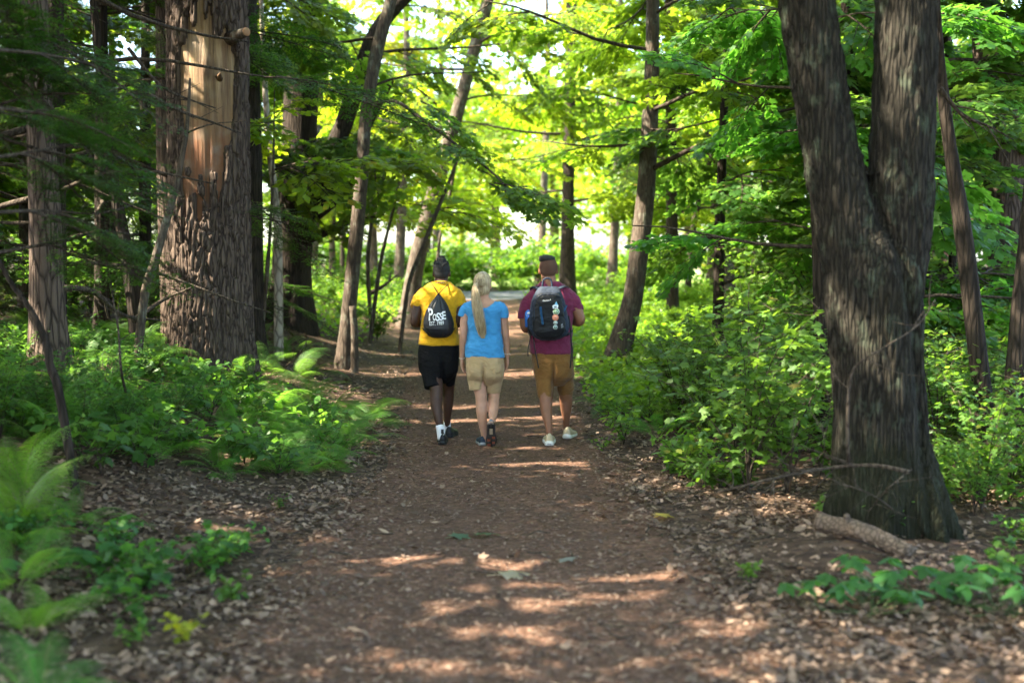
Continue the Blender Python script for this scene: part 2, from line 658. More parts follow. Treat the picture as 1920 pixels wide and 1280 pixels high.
mb = MB()
for tm, n in ((OAK, 64000), (MAPLE, 42000), (OVATE, 24000)):
    x, y = scatter(n, 3.4, 24, litter_dens)
    n = len(x)
    P = np.stack([x, y, terrain(x, y) + 0.012 + 0.03 * rg.random(n) ** 2], -1)
    az = rg.random(n) * 2 * math.pi
    D = np.stack([np.cos(az), np.sin(az), rg.normal(0, 0.28, n)], -1)
    N_ = np.stack([rg.normal(0, 0.4, n), rg.normal(0, 0.4, n), np.where(rg.random(n) < 0.6, 1.0, -1.0)], -1)
    t2 = (tm[0] * np.array([1, 1, 1.6]), tm[1])
    leaves(mb, t2, P, D, N_, 0.018 + 0.022 * rg.random(n) + 0.045 * rg.random(n) ** 4, rg.random(n) ** 1.35 * .96)
LITTER = mb.obj('leaf_litter', DRY)
tag(LITTER, 'brown dry leaf litter piled along both edges of the path', 'leaf litter', kind='stuff')

mb = MB()
x, y = scatter(100000, 3.4, 22, lambda s, x, y: np.interp(np.abs(s), [0, 0.9, 1.2, 1.4], [0.95, 0.9, 0.3, 0]))
n = len(x)
P = np.stack([x, y, terrain(x, y) + 0.014 + 0.008 * rg.random(n)], -1)
az = rg.random(n) * 2 * math.pi
D = np.stack([np.cos(az), np.sin(az), rg.normal(0, 0.2, n)], -1)
N_ = np.stack([rg.normal(0, 0.35, n), rg.normal(0, 0.35, n), np.ones(n)], -1)
SLIVER = (np.array([(0, 0, 0), (0.3, 0.16, 0.03), (1, 0.05, 0), (0.6, -0.16, 0.02)]), np.array([[0, 3, 2, 1]]))
leaves(mb, SLIVER, P, D, N_, 0.015 + 0.04 * rg.random(n) ** 2, rg.random(n) ** 1.5 * 0.85)
tag(mb.obj('mulch_chips', DRY), 'brown shredded wood mulch covering the trodden path', 'mulch', kind='stuff')

# fallen twigs, too many and too small to tell apart
mb = MB()
x, y = scatter(900, 3.8, 16, lambda s, x, y: np.interp(np.abs(s), [0, 0.7, 1.0, 2.5], [0.12, 0.25, 1, 1]))
for i in range(len(x)):
    a = rg.random() * 6.28; l = rg.uniform(.06, .28)
    q = np.array([(x[i] + l * (t - .5) * math.cos(a + .5 * t), y[i] + l * (t - .5) * math.sin(a + .5 * t)) for t in (0, .35, .7, 1)])
    add_tube(mb, np.column_stack([q, terrain(q[:, 0], q[:, 1]) + .022 + .02 * rg.random(4)]), np.array([.004, .0035, .003, .0015]) * rg.uniform(.6, 1.5), 4, False)
tag(mb.obj('twig_debris', TWIG), 'thin dead twigs strewn over the leaf litter', 'twigs', kind='stuff')

# the largest single leaves near the front
dry_meshes = []
for tm, nm in ((OAK, 'a'), (MAPLE, 'b'), (OAK, 'c'), (OVATE, 'd')):
    m = MB()
    V = tm[0] * np.array([1, 1, 1.8]) + np.array([-0.5, 0, 0])
    if nm == 'c': V[:, 2] += 0.25 * V[:, 0] ** 2
    m.add(V, tm[1], 0, False, 0.75 if nm != 'd' else 0.95)
    add_tube(m, [(-0.5, 0, 0), (-0.62, 0.01, 0.01), (-0.75, 0.04, 0.0)], 0.012, 4)
    dry_meshes.append(m.mesh('dry_leaf', DRY))
x, y = scatter(260, 3.9, 9, lambda s, x, y: np.interp(np.abs(s), [0, 0.5, 0.9, 2.0], [0.15, 0.4, 1, 0.8]))
for i in range(len(x)):
    o = ob('dry_leaf', dry_meshes[i % 4], None, (x[i], y[i], gz(x[i], y[i]) + 0.04),
           (rg.normal(0, 0.25), rg.normal(0, 0.25), rg.random() * 6.28), 0.05 + 0.04 * rg.random())
    v = 0.7 + 0.6 * rg.random(); o.color = (v, v * 0.97, v * 0.92, 1)
    tag(o, 'large dry brown leaf lying loose on the litter at the path side', 'leaf', 'large dry leaves on the ground')
m = MB()
V = MAPLE[0] * np.array([1, 1.15, 0.8]) + np.array([-0.5, 0, 0])
m.add(V, MAPLE[1], 0, False, 0.9)
add_tube(m, [(-0.5, 0, 0), (-0.7, 0.02, 0.0), (-0.95, 0.08, 0.0)], 0.012, 4)
gm = m.mesh('maple_leaf', LEAF)
for k, (px, pyy, s, az, c, lab) in enumerate([
        (968, 1083, 0.18, 0.4, (3.6, 2.1, 10.0), 'pale green maple leaf lying alone in the middle of the path'),
        (905, 1006, 0.15, 2.6, (0.7, .8, 2.2), 'dark green maple leaf fallen on the shaded path'),
        (865, 1010, 0.15, 0.9, (0.8, .9, 3.5), 'bluish green maple leaf fallen beside another dark green leaf'),
        (1060, 1057, 0.12, 4.0, (2.2, 1.5, 9.0), 'small grey-green leaf lying on the shaded path above the sun streak'),
        (1245, 971, 0.14, 1.0, (4.0, 2.2, 3.5), 'cream-coloured leaf on the litter by the fallen branch')]):
    p = on_ground(px, pyy)
    o = ob('maple_leaf', gm, None, p + Vector((0, 0, 0.035)), (0.1, -0.05, az), s)
    o.color = (*c, 1)
    tag(o, lab, 'leaf')

# ------------------------------------------------------------------ sunlit places: where the canopy must leave a gap
def _gaps():
    L = []
    def on(px, py, r): L.append((np.array(on_ground(px, py)), r))
    def at(px, py, Y, r): L.append((np.array(pix(px, py, Y)), r))
    for px in (620, 680, 750, 820, 900, 980): on(px, 1035 + (px - 620) * 0.07, 0.15)
    for px in (480, 560, 640, 720): on(px, 1078, 0.10)
    for px in (960, 1040, 1120, 1200, 1260): on(px, 1098 - (px - 960) * 0.06, 0.13)
    for px in (850, 930, 1010, 1090, 1170): on(px, 1140 - (px - 850) * 0.05, 0.11)
    for px in (900, 970, 1040): on(px, 1185, 0.11)
    for px in (760, 860): on(px, 1250, 0.09)
    for px in (790, 860, 930, 1000, 1070): on(px, 869, 0.17)
    for px in (690, 760, 980, 1060): on(px, 700, 0.22)
    for px in (870, 1000, 1100): on(px, 765, 0.18)
    for px in (700, 950): on(px, 660, 0.3)
    for px in (960, 1010): on(px, 618, 0.5)
    at(390, 110, 13.4, 0.34); at(375, 220, 13.4, 0.30); at(380, 60, 13.4, 0.25)
    at(310, 400, 15.5, 0.25); at(105, 600, 10.9, 0.22)
    at(1665, 110, 8.0, 0.16); at(1650, 60, 8.0, 0.14); at(1600, 590, 8.0, 0.12)
    at(925, 765, 12.0, 0.12)
    at(798, 545, 12.4, 0.16); at(1075, 555, 12.4, 0.18); at(920, 575, 12.3, 0.12); at(860, 545, 12.4, 0.1)
    for px, py in ((300, 640), (430, 690), (520, 740), (610, 720), (680, 760), (720, 790), (560, 800), (400, 780), (250, 700), (650, 830), (470, 850), (130, 720)): on(px, py, 0.29)
    for px, py in ((520, 1000), (420, 990), (330, 1060), (1330, 1010), (1450, 960), (1250, 900), (1400, 1180), (1560, 1110), (640, 940), (1180, 1010), (60, 830), (90, 800)): on(px, py, 0.09)
    global NMAIN
    NMAIN = len(L)
    r = np.random.default_rng(8)
    for k in range(20):
        y = r.uniform(8.5, 20); x = float(path_x(y) - path_w(y)) - r.uniform(0.1, 3.2)
        L.append((np.array([x, y, gz(x, y) + .2]), r.uniform(.14, .30)))
    for k in range(24):
        y = r.uniform(9, 22); x = float(path_x(y) + path_w(y)) + r.uniform(0.1, 3.5)
        L.append((np.array([x, y, gz(x, y) + r.uniform(.2, 1.4)]), r.uniform(.14, .30)))
    return L


GAPS = _gaps()
_GP = np.array([g[0] for g in GAPS]); _GR = np.array([g[1] for g in GAPS])
_S = np.array(SUN_TO)


def shades_gap(P, extra=0.0, n=None):
    """True for points that would stand between the sun and one of the sunlit places"""
    P = np.atleast_2d(np.asarray(P, float))
    out = np.zeros(len(P), bool)
    for g, r in zip(_GP[:n], _GR[:n]):
        d = P - g
        t = d @ _S
        q = np.linalg.norm(d - t[:, None] * _S, axis=1)
        out |= (t > 0.3) & (q < r + extra)
    return out


# ------------------------------------------------------------------ leafy branches
def spray(seed, L=1.3, leaf=0.10, tmpl=MAPLE, nside=8, droop=0.22, mats=(LEAF, TWIG), up=0.35, dens=1.0):
    """a flat leafy branch along +x"""
    rng = np.random.default_rng(seed)
    mb = MB()
    lp, ld, ln, ls = [], [], [], []

    def twig(p0, az, l, r0, depth):
        n = 6
        t = np.linspace(0, 1, n)
        bend = rng.normal(0, 0.25)
        a = az + bend * t
        P = np.stack([np.cumsum(np.cos(a)) / n, np.cumsum(np.sin(a)) / n, -droop * t ** 2 + 0.05 * rng.normal() * t], -1) * l
        P = P - P[0] + p0
        add_tube(mb, P, np.linspace(r0, r0 * 0.35, n), 4 if depth == 0 else 3, False, 1)
        k = max(2, int(l / (leaf * 0.55) * dens))
        for i in range(k):
            s = 0.18 + 0.82 * (i + 0.5) / k
            if depth == 0 and s < 0.3: continue
            q = np.array([np.interp(s, t, P[:, c]) for c in range(3)])
            for side in (-1, 1):
                if rng.random() < 0.12: continue
                aa = np.interp(s, t, a) + side * (0.75 + rng.normal(0, 0.3))
                d = np.array([math.cos(aa), math.sin(aa), -0.25 + rng.normal(0, 0.22)])
                lp.append(q + d * leaf * 0.35 + np.array([0, 0, rng.normal(0, 0.02)]))
                ld.append(d)
                ln.append(np.array([rng.normal(0, up), rng.normal(0, up), 1.0]))
                ls.append(leaf * rng.uniform(0.65, 1.25))
        d = np.array([math.cos(a[-1]), math.sin(a[-1]), -0.3])
        lp.append(P[-1]); ld.append(d); ln.append(np.array([rng.normal(0, up), rng.normal(0, up), 1.0])); ls.append(leaf * 1.2)
        return P, a, t

    P, a, t = twig(np.zeros(3), 0.0, L, 0.011, 0)
    for i in range(nside):
        s = 0.12 + 0.8 * i / nside + rng.uniform(0, 0.05)
        q = np.array([np.interp(s, t, P[:, c]) for c in range(3)])
        side = 1 if i % 2 else -1
        twig(q, np.interp(s, t, a) + side * rng.uniform(0.6, 1.0), L * rng.uniform(0.35, 0.55) * (1.1 - 0.6 * s), 0.006, 1)
    n = len(lp)
    leaves(mb, tmpl, lp, ld, ln, ls, rng.random(n))
    return mb.mesh('leafy_branch', list(mats))


def hemlock_spray(seed, L=1.25):
    rng = np.random.default_rng(seed)
    mb = MB()
    lp, ld, ln, ls = [], [], [], []
    def run(P, l, gap, s):
        n = max(3, int(l / gap))
        for i in range(n):
            f = (i + 0.5) / n
            q = P[0] + (P[-1] - P[0]) * f
            ax = unit(P[-1] - P[0])
            for sd in (-1, 1):
                d = ax * 0.55 + sd * np.cross([0, 0, 1.0], ax) * 0.85 + np.array([0, 0, rng.normal(-0.08, 0.15)])
                lp.append(q); ld.append(d); ln.append([rng.normal(0, .25), rng.normal(0, .25), 1]); ls.append(s * rng.uniform(.7, 1.2))
    n = 22
    main = np.stack([np.linspace(0, L, n), 0.05 * np.sin(np.linspace(0, 4, n) + seed), -0.28 * L * np.linspace(0, 1, n) ** 1.6], -1)
    add_tube(mb, main, np.linspace(0.010, 0.003, n), 4, False, 1)
    for i in range(2, n):
        for sd in (-1, 1):
            f = i / n
            l = (0.42 * (1 - f) + 0.10) * L * rng.uniform(0.6, 1.05) * min(1, 0.4 + f * 3)
            a = sd * rng.uniform(0.7, 1.05)
            e = main[i] + np.array([math.cos(a) * l, math.sin(a) * l, -0.18 * l + rng.normal(0, 0.03)])
            P = np.stack([main[i], e])
            add_tube(mb, P, np.array([0.003, 0.0015]), 3, False, 1)
            run(P, l, 0.035, 0.036)
            if l > 0.25:
                for f2 in (0.35, 0.6, 0.8):
                    for s2 in (-1, 1):
                        b = a + s2 * 0.7
                        q = P[0] + (P[1] - P[0]) * f2
                        e2 = q + np.array([math.cos(b), math.sin(b), -0.2]) * l * 0.35 * (1.2 - f2)
                        run(np.stack([q, e2]), l * 0.35, 0.035, 0.034)
    leaves(mb, (np.array([(0, 0, 0), (0.5, 0.17, 0), (1, 0, -0.05), (0.5, -0.17, 0)]), np.array([[0, 3, 2, 1]])), lp, ld, ln, ls, rng.random(len(lp)))
    return mb.mesh('leafy_branch', [NEEDLE, TWIG])


SPRAY = [spray(s, 1.25, 0.105, MAPLE) for s in range(5)]
SPRAY_FAR = [spray(20 + s, 1.35, 0.125, KITE, 7) for s in range(4)]
SPRAY_OVATE = [spray(40 + s, 1.1, 0.085, OVATE, 8) for s in range(3)]
SPRAY_HEM = [hemlock_spray(60 + s) for s in range(3)]


def orient(az, pitch=0.0, roll=0.0):
    return (Matrix.Rotation(az, 3, 'Z') @ Matrix.Rotation(pitch, 3, 'Y') @ Matrix.Rotation(roll, 3, 'X')).to_euler()


def proj(P):
    d = Vector(P) - CAM
    z = d.dot(_FW)
    return 960 + FPX * d.x / z, 640 - FPX * d.dot(_UP) / z, z


OPEN = [(300, 480, -80, 560, 13.4), (330, 470, 560, 640, 11.5)]      # nothing grows before these: the face of the big pine


def leafy(parent, base, P, az, meshes, rng, scale=1.0, pitch=None, tint=(1, 1, 1), keep=False):
    """hang one leafy branch (a part) at world point P"""
    pit = rng.normal(0.12, 0.22) if pitch is None else pitch
    sc = scale * rng.uniform(0.8, 1.25)
    mid = np.array(P) + np.array([math.cos(az), math.sin(az), -math.sin(pit)]) * 0.6 * sc
    if not keep and shades_gap(mid, 0.42 * sc, NMAIN if meshes is SPRAY_HEM else None)[0]: return None
    if mid[1] > 2:
        for q in (mid, np.array(P), np.array(P) + 1.1 * sc * np.array([math.cos(az), math.sin(az), -math.sin(pit)])):
            u, v, z = proj(q)
            if any(a < u < b and c < v < d and z < e for a, b, c, d, e in OPEN): return None
    o = ob('leafy_branch', meshes[rng.integers(len(meshes))], parent, Vector(P) - Vector(base), orient(az, pit, rng.normal(0, 0.22)), sc)
    v = rng.uniform(0.8, 1.2)
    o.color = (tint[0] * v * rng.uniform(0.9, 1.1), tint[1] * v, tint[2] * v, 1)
    return o


def limb_line(rng, p0, az, length, rise, sag=0.1, n=7):
    t = np.linspace(0, 1, n)
    a = az + np.cumsum(rng.normal(0, 0.10, n))
    step = length / (n - 1)
    x = np.concatenate([[0], np.cumsum(np.cos(a[1:]) * step)])
    y = np.concatenate([[0], np.cumsum(np.sin(a[1:]) * step)])
    z = rise * length * t - sag * length * t ** 2 + 0.03 * length * np.sin(t * 5 + az)
    return np.array(p0) + np.stack([x, y, z], -1)


def trunk_mesh(line, rad, k=14, rings=40, bump=0.05, seed=0, flare=1.5, bark=None, base=None):
    """tapered uneven trunk round a line of world points, relative to base"""
    P = catmull(line, rings)
    r = np.interp(np.linspace(0, 1, rings), np.linspace(0, 1, len(rad)), rad)
    h = P[:, 2] - P[0, 2]
    th = np.linspace(0, 2 * math.pi, k, endpoint=False)
    fl = 1 + (flare - 1) * np.exp(-np.clip(h, 0, 9) / (2.2 * r[0] + 0.05))[:, None] * (0.75 + 0.5 * np.cos(th * 5 + seed)[None])
    q = np.stack([np.cos(th)[None] + 0 * h[:, None], np.sin(th)[None] + 0 * h[:, None], h[:, None] * 0.9 + 0 * th[None]], -1)
    rr = r[:, None] * fl * (1 + bump * 2 * (fbm(q * 1.3 + seed, 3, seed) - 0.5) * 2)
    mb = MB()
    V, Fs = tube(P - np.array(base), rr, k)
    b = mb.n
    mb.add(V, Fs[0])
    mb.F.append((Fs[1], 0, True))
    return mb.mesh('trunk', bark)


TREES = []


def tree(name, label, line, rad, bark, rng, group=None, limbs=10, z0=3.0, z1=None, llen=2.5, rise=0.25, meshes=None, tint=(1, 1, 1),
         per=6, sscale=1.0, k=14, rings=40, trunk=None, azf=None, bump=0.05, flare=1.5, sag=0.1, taper=True):
    """tree > trunk, crown (the limbs) > leafy_branch"""
    meshes = meshes or SPRAY
    line = [np.array(p, float) for p in line]
    base = line[0].copy()
    t = thing(name, label, 'tree', base, group)
    if trunk is None:
        ob('trunk', trunk_mesh([line[0] - np.array([0, 0, 0.25])] + line[1:], rad, k, rings, bump, int(rng.integers(99)), flare, bark, base), t)
    P = catmull(line, 60)
    ztop = z1 if z1 is not None else P[-1, 2]
    mb = MB()
    spots = []
    for i in range(limbs):
        f = (i + rng.random()) / limbs
        z = z0 + (ztop - z0) * f
        j = int(np.argmin(np.abs(P[:, 2] - z)))
        az = azf(rng, i) if azf else i * 2.4 + rng.normal(0, 0.4)
        ln = llen * (1.0 - (0.55 * f if taper else 0.0)) * rng.uniform(0.75, 1.2)
        Q = limb_line(rng, P[j], az, ln, rise + rng.normal(0, 0.1), sag)
        r0 = max(0.010, 0.013 * ln)
        add_tube(mb, Q - base, np.linspace(r0, r0 * 0.3, len(Q)), 6)
        for s in range(per):
            u = 0.28 + 0.72 * (s + rng.random()) / per
            q = np.array([np.interp(u, np.linspace(0, 1, len(Q)), Q[:, c]) for c in range(3)])
            spots.append((q, az + (1 if s % 2 else -1) * rng.uniform(0.2, 1.2) * (1.1 - 0.6 * u)))
        spots.append((Q[-1], az))
    if limbs:
        c = mb.obj('crown', TWIG, t)
        for q, a in spots:
            if q[2] < gz(q[0], q[1]) + 0.25: continue
            leafy(c, base, q, a, meshes, rng, sscale, None, tint)
    TREES.append(t)
    return t


# ------------------------------------------------------------------ ferns
def frond_mesh(seed, L=0.75, npin=21):
    rng = np.random.default_rng(seed)
    mb = MB()
    n = 14
    t = np.linspace(0, 1, n)
    P = np.stack([L * 0.86 * (t ** 1.15), 0.03 * np.sin(t * 3 + seed), L * (0.75 * t - 0.62 * t ** 2.3)], -1)
    add_tube(mb, P, np.linspace(0.0035, 0.001, n), 3, False, 1)
    lp, ld, ln, ls = [], [], [], []
    T = np.gradient(P, axis=0); T = unit(T)
    for i in range(npin):
        s = 0.16 + 0.84 * i / npin
        q = np.array([np.interp(s, t, P[:, c]) for c in range(3)])
        ax = unit(np.array([np.interp(s, t, T[:, c]) for c in range(3)]))
        side = unit(np.cross([0, 0, 1.0], ax)); nm = np.cross(ax, side)
        w = L * 0.15 * (math.sin(math.pi * min(1, (s - 0.06) ** 0.75)) ** 0.8) + 0.012
        for sd in (-1, 1):
            d = unit(sd * side + ax * 0.35 - nm * (0.12 + 0.1 * rng.random()))
            m = max(4, int(w / 0.0100))
            for j in range(m):
                f = (j + 0.5) / m
                o = q + d * w * f - nm * 0.10 * w * f * f
                sz = 0.0150 * (1 - 0.65 * f) * (w / (L * 0.15)) ** 0.35 * (L / 0.75) + 0.004
                e = np.cross(nm, d)
                for s2 in (-1, 1):
                    lp.append(o); ld.append(s2 * e + d * 0.5); ln.append(nm + rng.normal(0, 0.15, 3)); ls.append(sz)
    leaves(mb, (np.array([(0, 0, 0), (0.45, 0.26, 0), (1, 0, 0), (0.45, -0.26, 0)]), np.array([[0, 3, 2, 1]])), lp, ld, ln, ls, 0.35 + 0.4 * rng.random(len(lp)))
    return mb.mesh('frond', [FERN, MATS.get('fern_stem') or plain('fern_stem', (0.16, 0.20, 0.05), 0.6)])


FROND = [frond_mesh(s) for s in range(4)]


def fern(P, size, rng, label, group=None, n=None, tint=(1, 1, 1), az0=None, spread=6.283, up=0.12):
    t = thing('fern', label, 'fern', P, group)
    n = n or int(rng.integers(6, 10))
    for i in range(n):
        az = (az0 or 0) + (i + rng.uniform(-.3, .3)) / n * spread
        o = ob('frond', FROND[rng.integers(4)], t, (0.02 * math.cos(az), 0.02 * math.sin(az), 0), orient(az, rng.normal(-up, 0.25), rng.normal(0, 0.3)), size * rng.uniform(0.7, 1.15))
        v = rng.uniform(0.8, 1.2)
        o.color = (tint[0] * v, tint[1] * v, tint[2] * v, 1)
    return t


# ------------------------------------------------------------------ shrubs and herbs
def shrub_meshes(seed, H=1.6, W=0.9, nstem=9, leaf=0.075, tmpl=OVATE, nl=46, mt=None):
    rng = np.random.default_rng(seed)
    st, fo = MB(), MB()
    lp, ld, ln, ls = [], [], [], []
    for i in range(nstem):
        az = rng.random() * 6.28
        hh = H * rng.uniform(0.55, 1.05)
        out = W * rng.uniform(0.3, 1.0)
        t = np.linspace(0, 1, 8)
        P = np.stack([np.cos(az) * out * t ** 1.6, np.sin(az) * out * t ** 1.6, hh * t - 0.18 * hh * t ** 3], -1) + rng.normal(0, 0.015, (8, 3)) * t[:, None]
        add_tube(st, P, np.linspace(0.008, 0.002, 8) * (H / 1.6) ** 0.5, 4, False)
        for j in range(nl):
            s = 0.22 + 0.78 * rng.random() ** 0.8
            q = np.array([np.interp(s, t, P[:, c]) for c in range(3)])
            if rng.random() < 0.55:
                a2 = rng.random() * 6.28; l2 = rng.uniform(0.08, 0.32) * W
                q2 = q + np.array([math.cos(a2), math.sin(a2), rng.uniform(-0.1, 0.35)]) * l2
                if rng.random() < 0.3: add_tube(st, np.stack([q, q2]), np.array([0.003, 0.0015]), 3, False)
                q = q2
            a = rng.random() * 6.28
            lp.append(q); ld.append([math.cos(a), math.sin(a), rng.normal(-0.2, 0.3)])
            ln.append([rng.normal(0, .4), rng.normal(0, .4), 1]); ls.append(leaf * rng.uniform(0.55, 1.3))
    leaves(fo, tmpl, lp, ld, ln, ls, rng.random(len(lp)))
    return st.mesh('stems', TWIG), fo.mesh('foliage', mt or HERB)


SHRUB = [shrub_meshes(100 + s, 1.7, 0.95, 10, 0.08, OVATE if s % 2 else MAPLE, 60) for s in range(4)]
HERBS = [shrub_meshes(120 + s, 0.42, 0.30, 7, 0.075, OVATE, 12) for s in range(3)] + [shrub_meshes(125 + s, 0.40, 0.30, 7, 0.085, MAPLE, 9) for s in range(2)]
BUSH_FAR = [shrub_meshes(140 + s, 1.6, 1.2, 12, 0.15, KITE, 60) for s in range(3)]


def shrub(name, label, cat, P, ms, rng, size=1.0, tint=(1, 1, 1), group=None, zs=1.0):
    t = thing(name, label, cat, P, group)
    t.rotation_euler = (rng.normal(0, 0.06), rng.normal(0, 0.06), rng.random() * 6.28)
    t.scale = (size, size, size * zs)
    ob('stems', ms[0], t)
    f = ob('foliage', ms[1], t)
    v = rng.uniform(0.8, 1.2)
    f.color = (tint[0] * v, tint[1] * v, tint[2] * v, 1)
    return t

# ------------------------------------------------------------------ the big pine with the bare patch
def worley(P, seed=0):
    f = np.floor(P)
    d1 = np.full(len(P), 9.0); d2 = np.full(len(P), 9.0)
    for a in (-1, 0, 1):
        for b in (-1, 0, 1):
            ci, cj = f[:, 0] + a, f[:, 1] + b
            qx = ci + _hash(ci, cj, ci * 0, seed); qy = cj + _hash(ci, cj, ci * 0 + 1, seed)
            d = np.hypot(P[:, 0] - qx, P[:, 1] - qy)
            m = d < d1
            d2 = np.where(m, d1, np.minimum(d2, d))
            d1 = np.where(m, d, d1)
    return d1, d2


def zpx(py, Y): return pix(960, py, Y).z


def build_pine():
    Y = 14.0
    rng = np.random.default_rng(3)
    b = pix(396, 680, Y); b.z = gz(b.x, b.y)
    base = np.array(b)
    t = thing('pine_tree', 'huge old pine with a long bare patch of barkless pale wood', 'tree', b)
    zs = np.concatenate([np.linspace(-0.25, 4.9, 400), np.linspace(5.1, 17, 40)])
    k = 220
    r0 = np.interp(zs, [-0.25, 0.4, 1.2, 4.2, 17], [0.52, 0.425, 0.395, 0.39, 0.20])
    th = np.linspace(0, 2 * math.pi, k, endpoint=False) + math.pi / 2
    TH, ZZ = np.meshgrid(th, zs)
    RR = np.repeat(r0[:, None], k, 1)
    RR = RR * (1 + 0.10 * np.exp(-np.clip(ZZ + 0.1, 0, 9) / 0.35) * np.cos(TH * 5 + 1) + 0.06 * (fbm(np.stack([np.cos(TH), np.sin(TH), ZZ * 0.6], -1) * 1.3, 3, 4) - 0.5))
    u = np.cos(TH); front = np.sin(TH) < -0.05
    wz = ZZ + base[2]
    nz = (fbm(np.stack([u * 4, wz * 2.6, 0 * u], -1), 5, 9) - 0.5)
    n2 = (fbm(np.stack([u * 11, wz * 3.5, 0 * u + 4], -1), 4, 19) - 0.5)
    ztop = zpx(44, Y) - 0.55 * np.clip(np.abs(u - 0.12) - 0.35, 0, 1) - 0.20 * (u > 0.35) + 0.30 * np.exp(-((u + 0.02) / 0.07) ** 2) + n2 * 0.7
    zbot = zpx(375, Y) + np.where(u > 0.2, (u - 0.2) * 1.0, 0) + np.where(u < -0.3, 0.2, 0) + n2 * 2.0
    mask = front & (u > -0.52 + nz * 0.30 + n2 * .25) & (u < 0.84 + nz * 0.3 + n2 * .2 - 0.25 * np.clip((wz - zpx(110, Y)) / 0.5, 0, 1)) & (wz < ztop) & (wz > zbot)
    strip = front & (u > -0.50 + n2 * 0.15) & (u < -0.34 + n2 * 0.30 - (zpx(352, Y) - wz) * 0.10) & (wz > zpx(460, Y)) & (wz <= zpx(335, Y))
    mask |= strip
    sm_ = mask.astype(float)                                     # no lone flakes of bark inside the scar
    for _ in range(3):
        sm_ = sum(np.roll(np.roll(sm_, a, 0), b, 1) for a in (-2, -1, 0, 1, 2) for b in (-1, 0, 1)) / 15
    mask = sm_ > 0.5
    uv = np.stack([TH.ravel() * 0.43 / 0.060, ZZ.ravel() / 0.34], -1)
    wrp = fbm(np.stack([uv[:, 0] * 0.7, uv[:, 1] * 1.6, 0 * uv[:, 0]], -1), 3, 21)
    uv = uv + np.stack([wrp * 1.3, wrp * 1.6], -1)
    d1, d2 = worley(uv, 7)
    ridge = (np.clip((d2 - d1) / 0.42, 0, 1) ** 0.6).reshape(TH.shape)
    fine = fbm(np.stack([u * 16, np.sin(TH) * 16, ZZ * 9], -1), 3, 33)
    bark = 0.042 * ridge + 0.016 * fine
    cosk = np.exp(-(((u - 0.18) / 0.16) ** 2 + ((wz - zpx(140, Y)) / 0.14) ** 2))
    wood = -0.018 + 0.018 * (fbm(np.stack([u * 9, ZZ * 0.8, 0 * u], -1), 3, 3) - 0.5) + 0.035 * cosk
    RR = RR + np.where(mask, wood, bark)
    V = np.stack([np.cos(TH) * RR + (ZZ * 0.004), np.sin(TH) * RR, ZZ], -1).reshape(-1, 3)
    n = len(zs)
    i = np.arange(n - 1)[:, None] * k
    j = np.arange(k)[None]; j2 = (j + 1) % k
    F = np.stack([i + j, i + j2, i + k + j2, i + k + j], -1).reshape(-1, 4)
    inside = mask.ravel()[F].all(1)
    for nm, sel, m in (('trunk', ~inside, BARK_PINE), ('bare_wood', inside, wood_mat(zpx(352, Y) - base[2], zpx(28, Y) - base[2]))):
        f = F[sel]
        used, inv = np.unique(f, return_inverse=True)
        o = MB().add(V[used], inv.reshape(-1, 4)).obj(nm, m, t)
        if nm == 'bare_wood': o['label'] = 'bare pale wood where the bark has fallen off'
    # sawn limb stub at the upper right of the bare patch
    p = np.array(pix(447, 66, Y - 0.38)) - base
    q = np.array(pix(462, 60, Y - 0.52)) - base
    m = MB(); add_tube(m, [p - (q - p), p, q], [0.08, 0.056, 0.048], 14)
    s = m.obj('limb_stub', BARK_GREY, t)
    m = MB(); d = unit(q - p); add_tube(m, [q + d * 0.002, q + d * 0.008], [0.046, 0.043], 14)
    m.obj('cut_face', plain('cut_wood', (0.34, 0.19, 0.10), 0.8, 0.2, None, 0, 0.3), s)
    m = MB(); p = np.array(pix(410, 141, Y - 0.40)) - base
    add_tube(m, [p + np.array([-.02, .09, -.02]), p + np.array([0, .03, 0]), p + np.array([.012, 0, .012]), p + np.array([.02, -.012, .02])], [.045, .02, .012, .006], 9)
    m.obj('knot', plain('knot_wood', (0.13, 0.075, 0.04), 0.8, 0.2, 0.5, 0, 0.3), t)
    # high crown, out of the picture: it only shades
    mb = MB(); spots = []
    for i in range(12):
        z = 8 + i * 0.72
        Q = limb_line(rng, base + np.array([0, 0, z]), i * 2.4, 3.4 - 0.18 * i, 0.1)
        add_tube(mb, Q - base, np.linspace(0.06, 0.015, len(Q)), 6)
        for s in range(6): spots.append((Q[2 + s % 5], i * 2.4 + rng.normal(0, 0.7)))
    c = mb.obj('crown', TWIG, t)
    for q, a in spots: leafy(c, base, q, a, SPRAY_HEM, rng, 1.6)
    return t


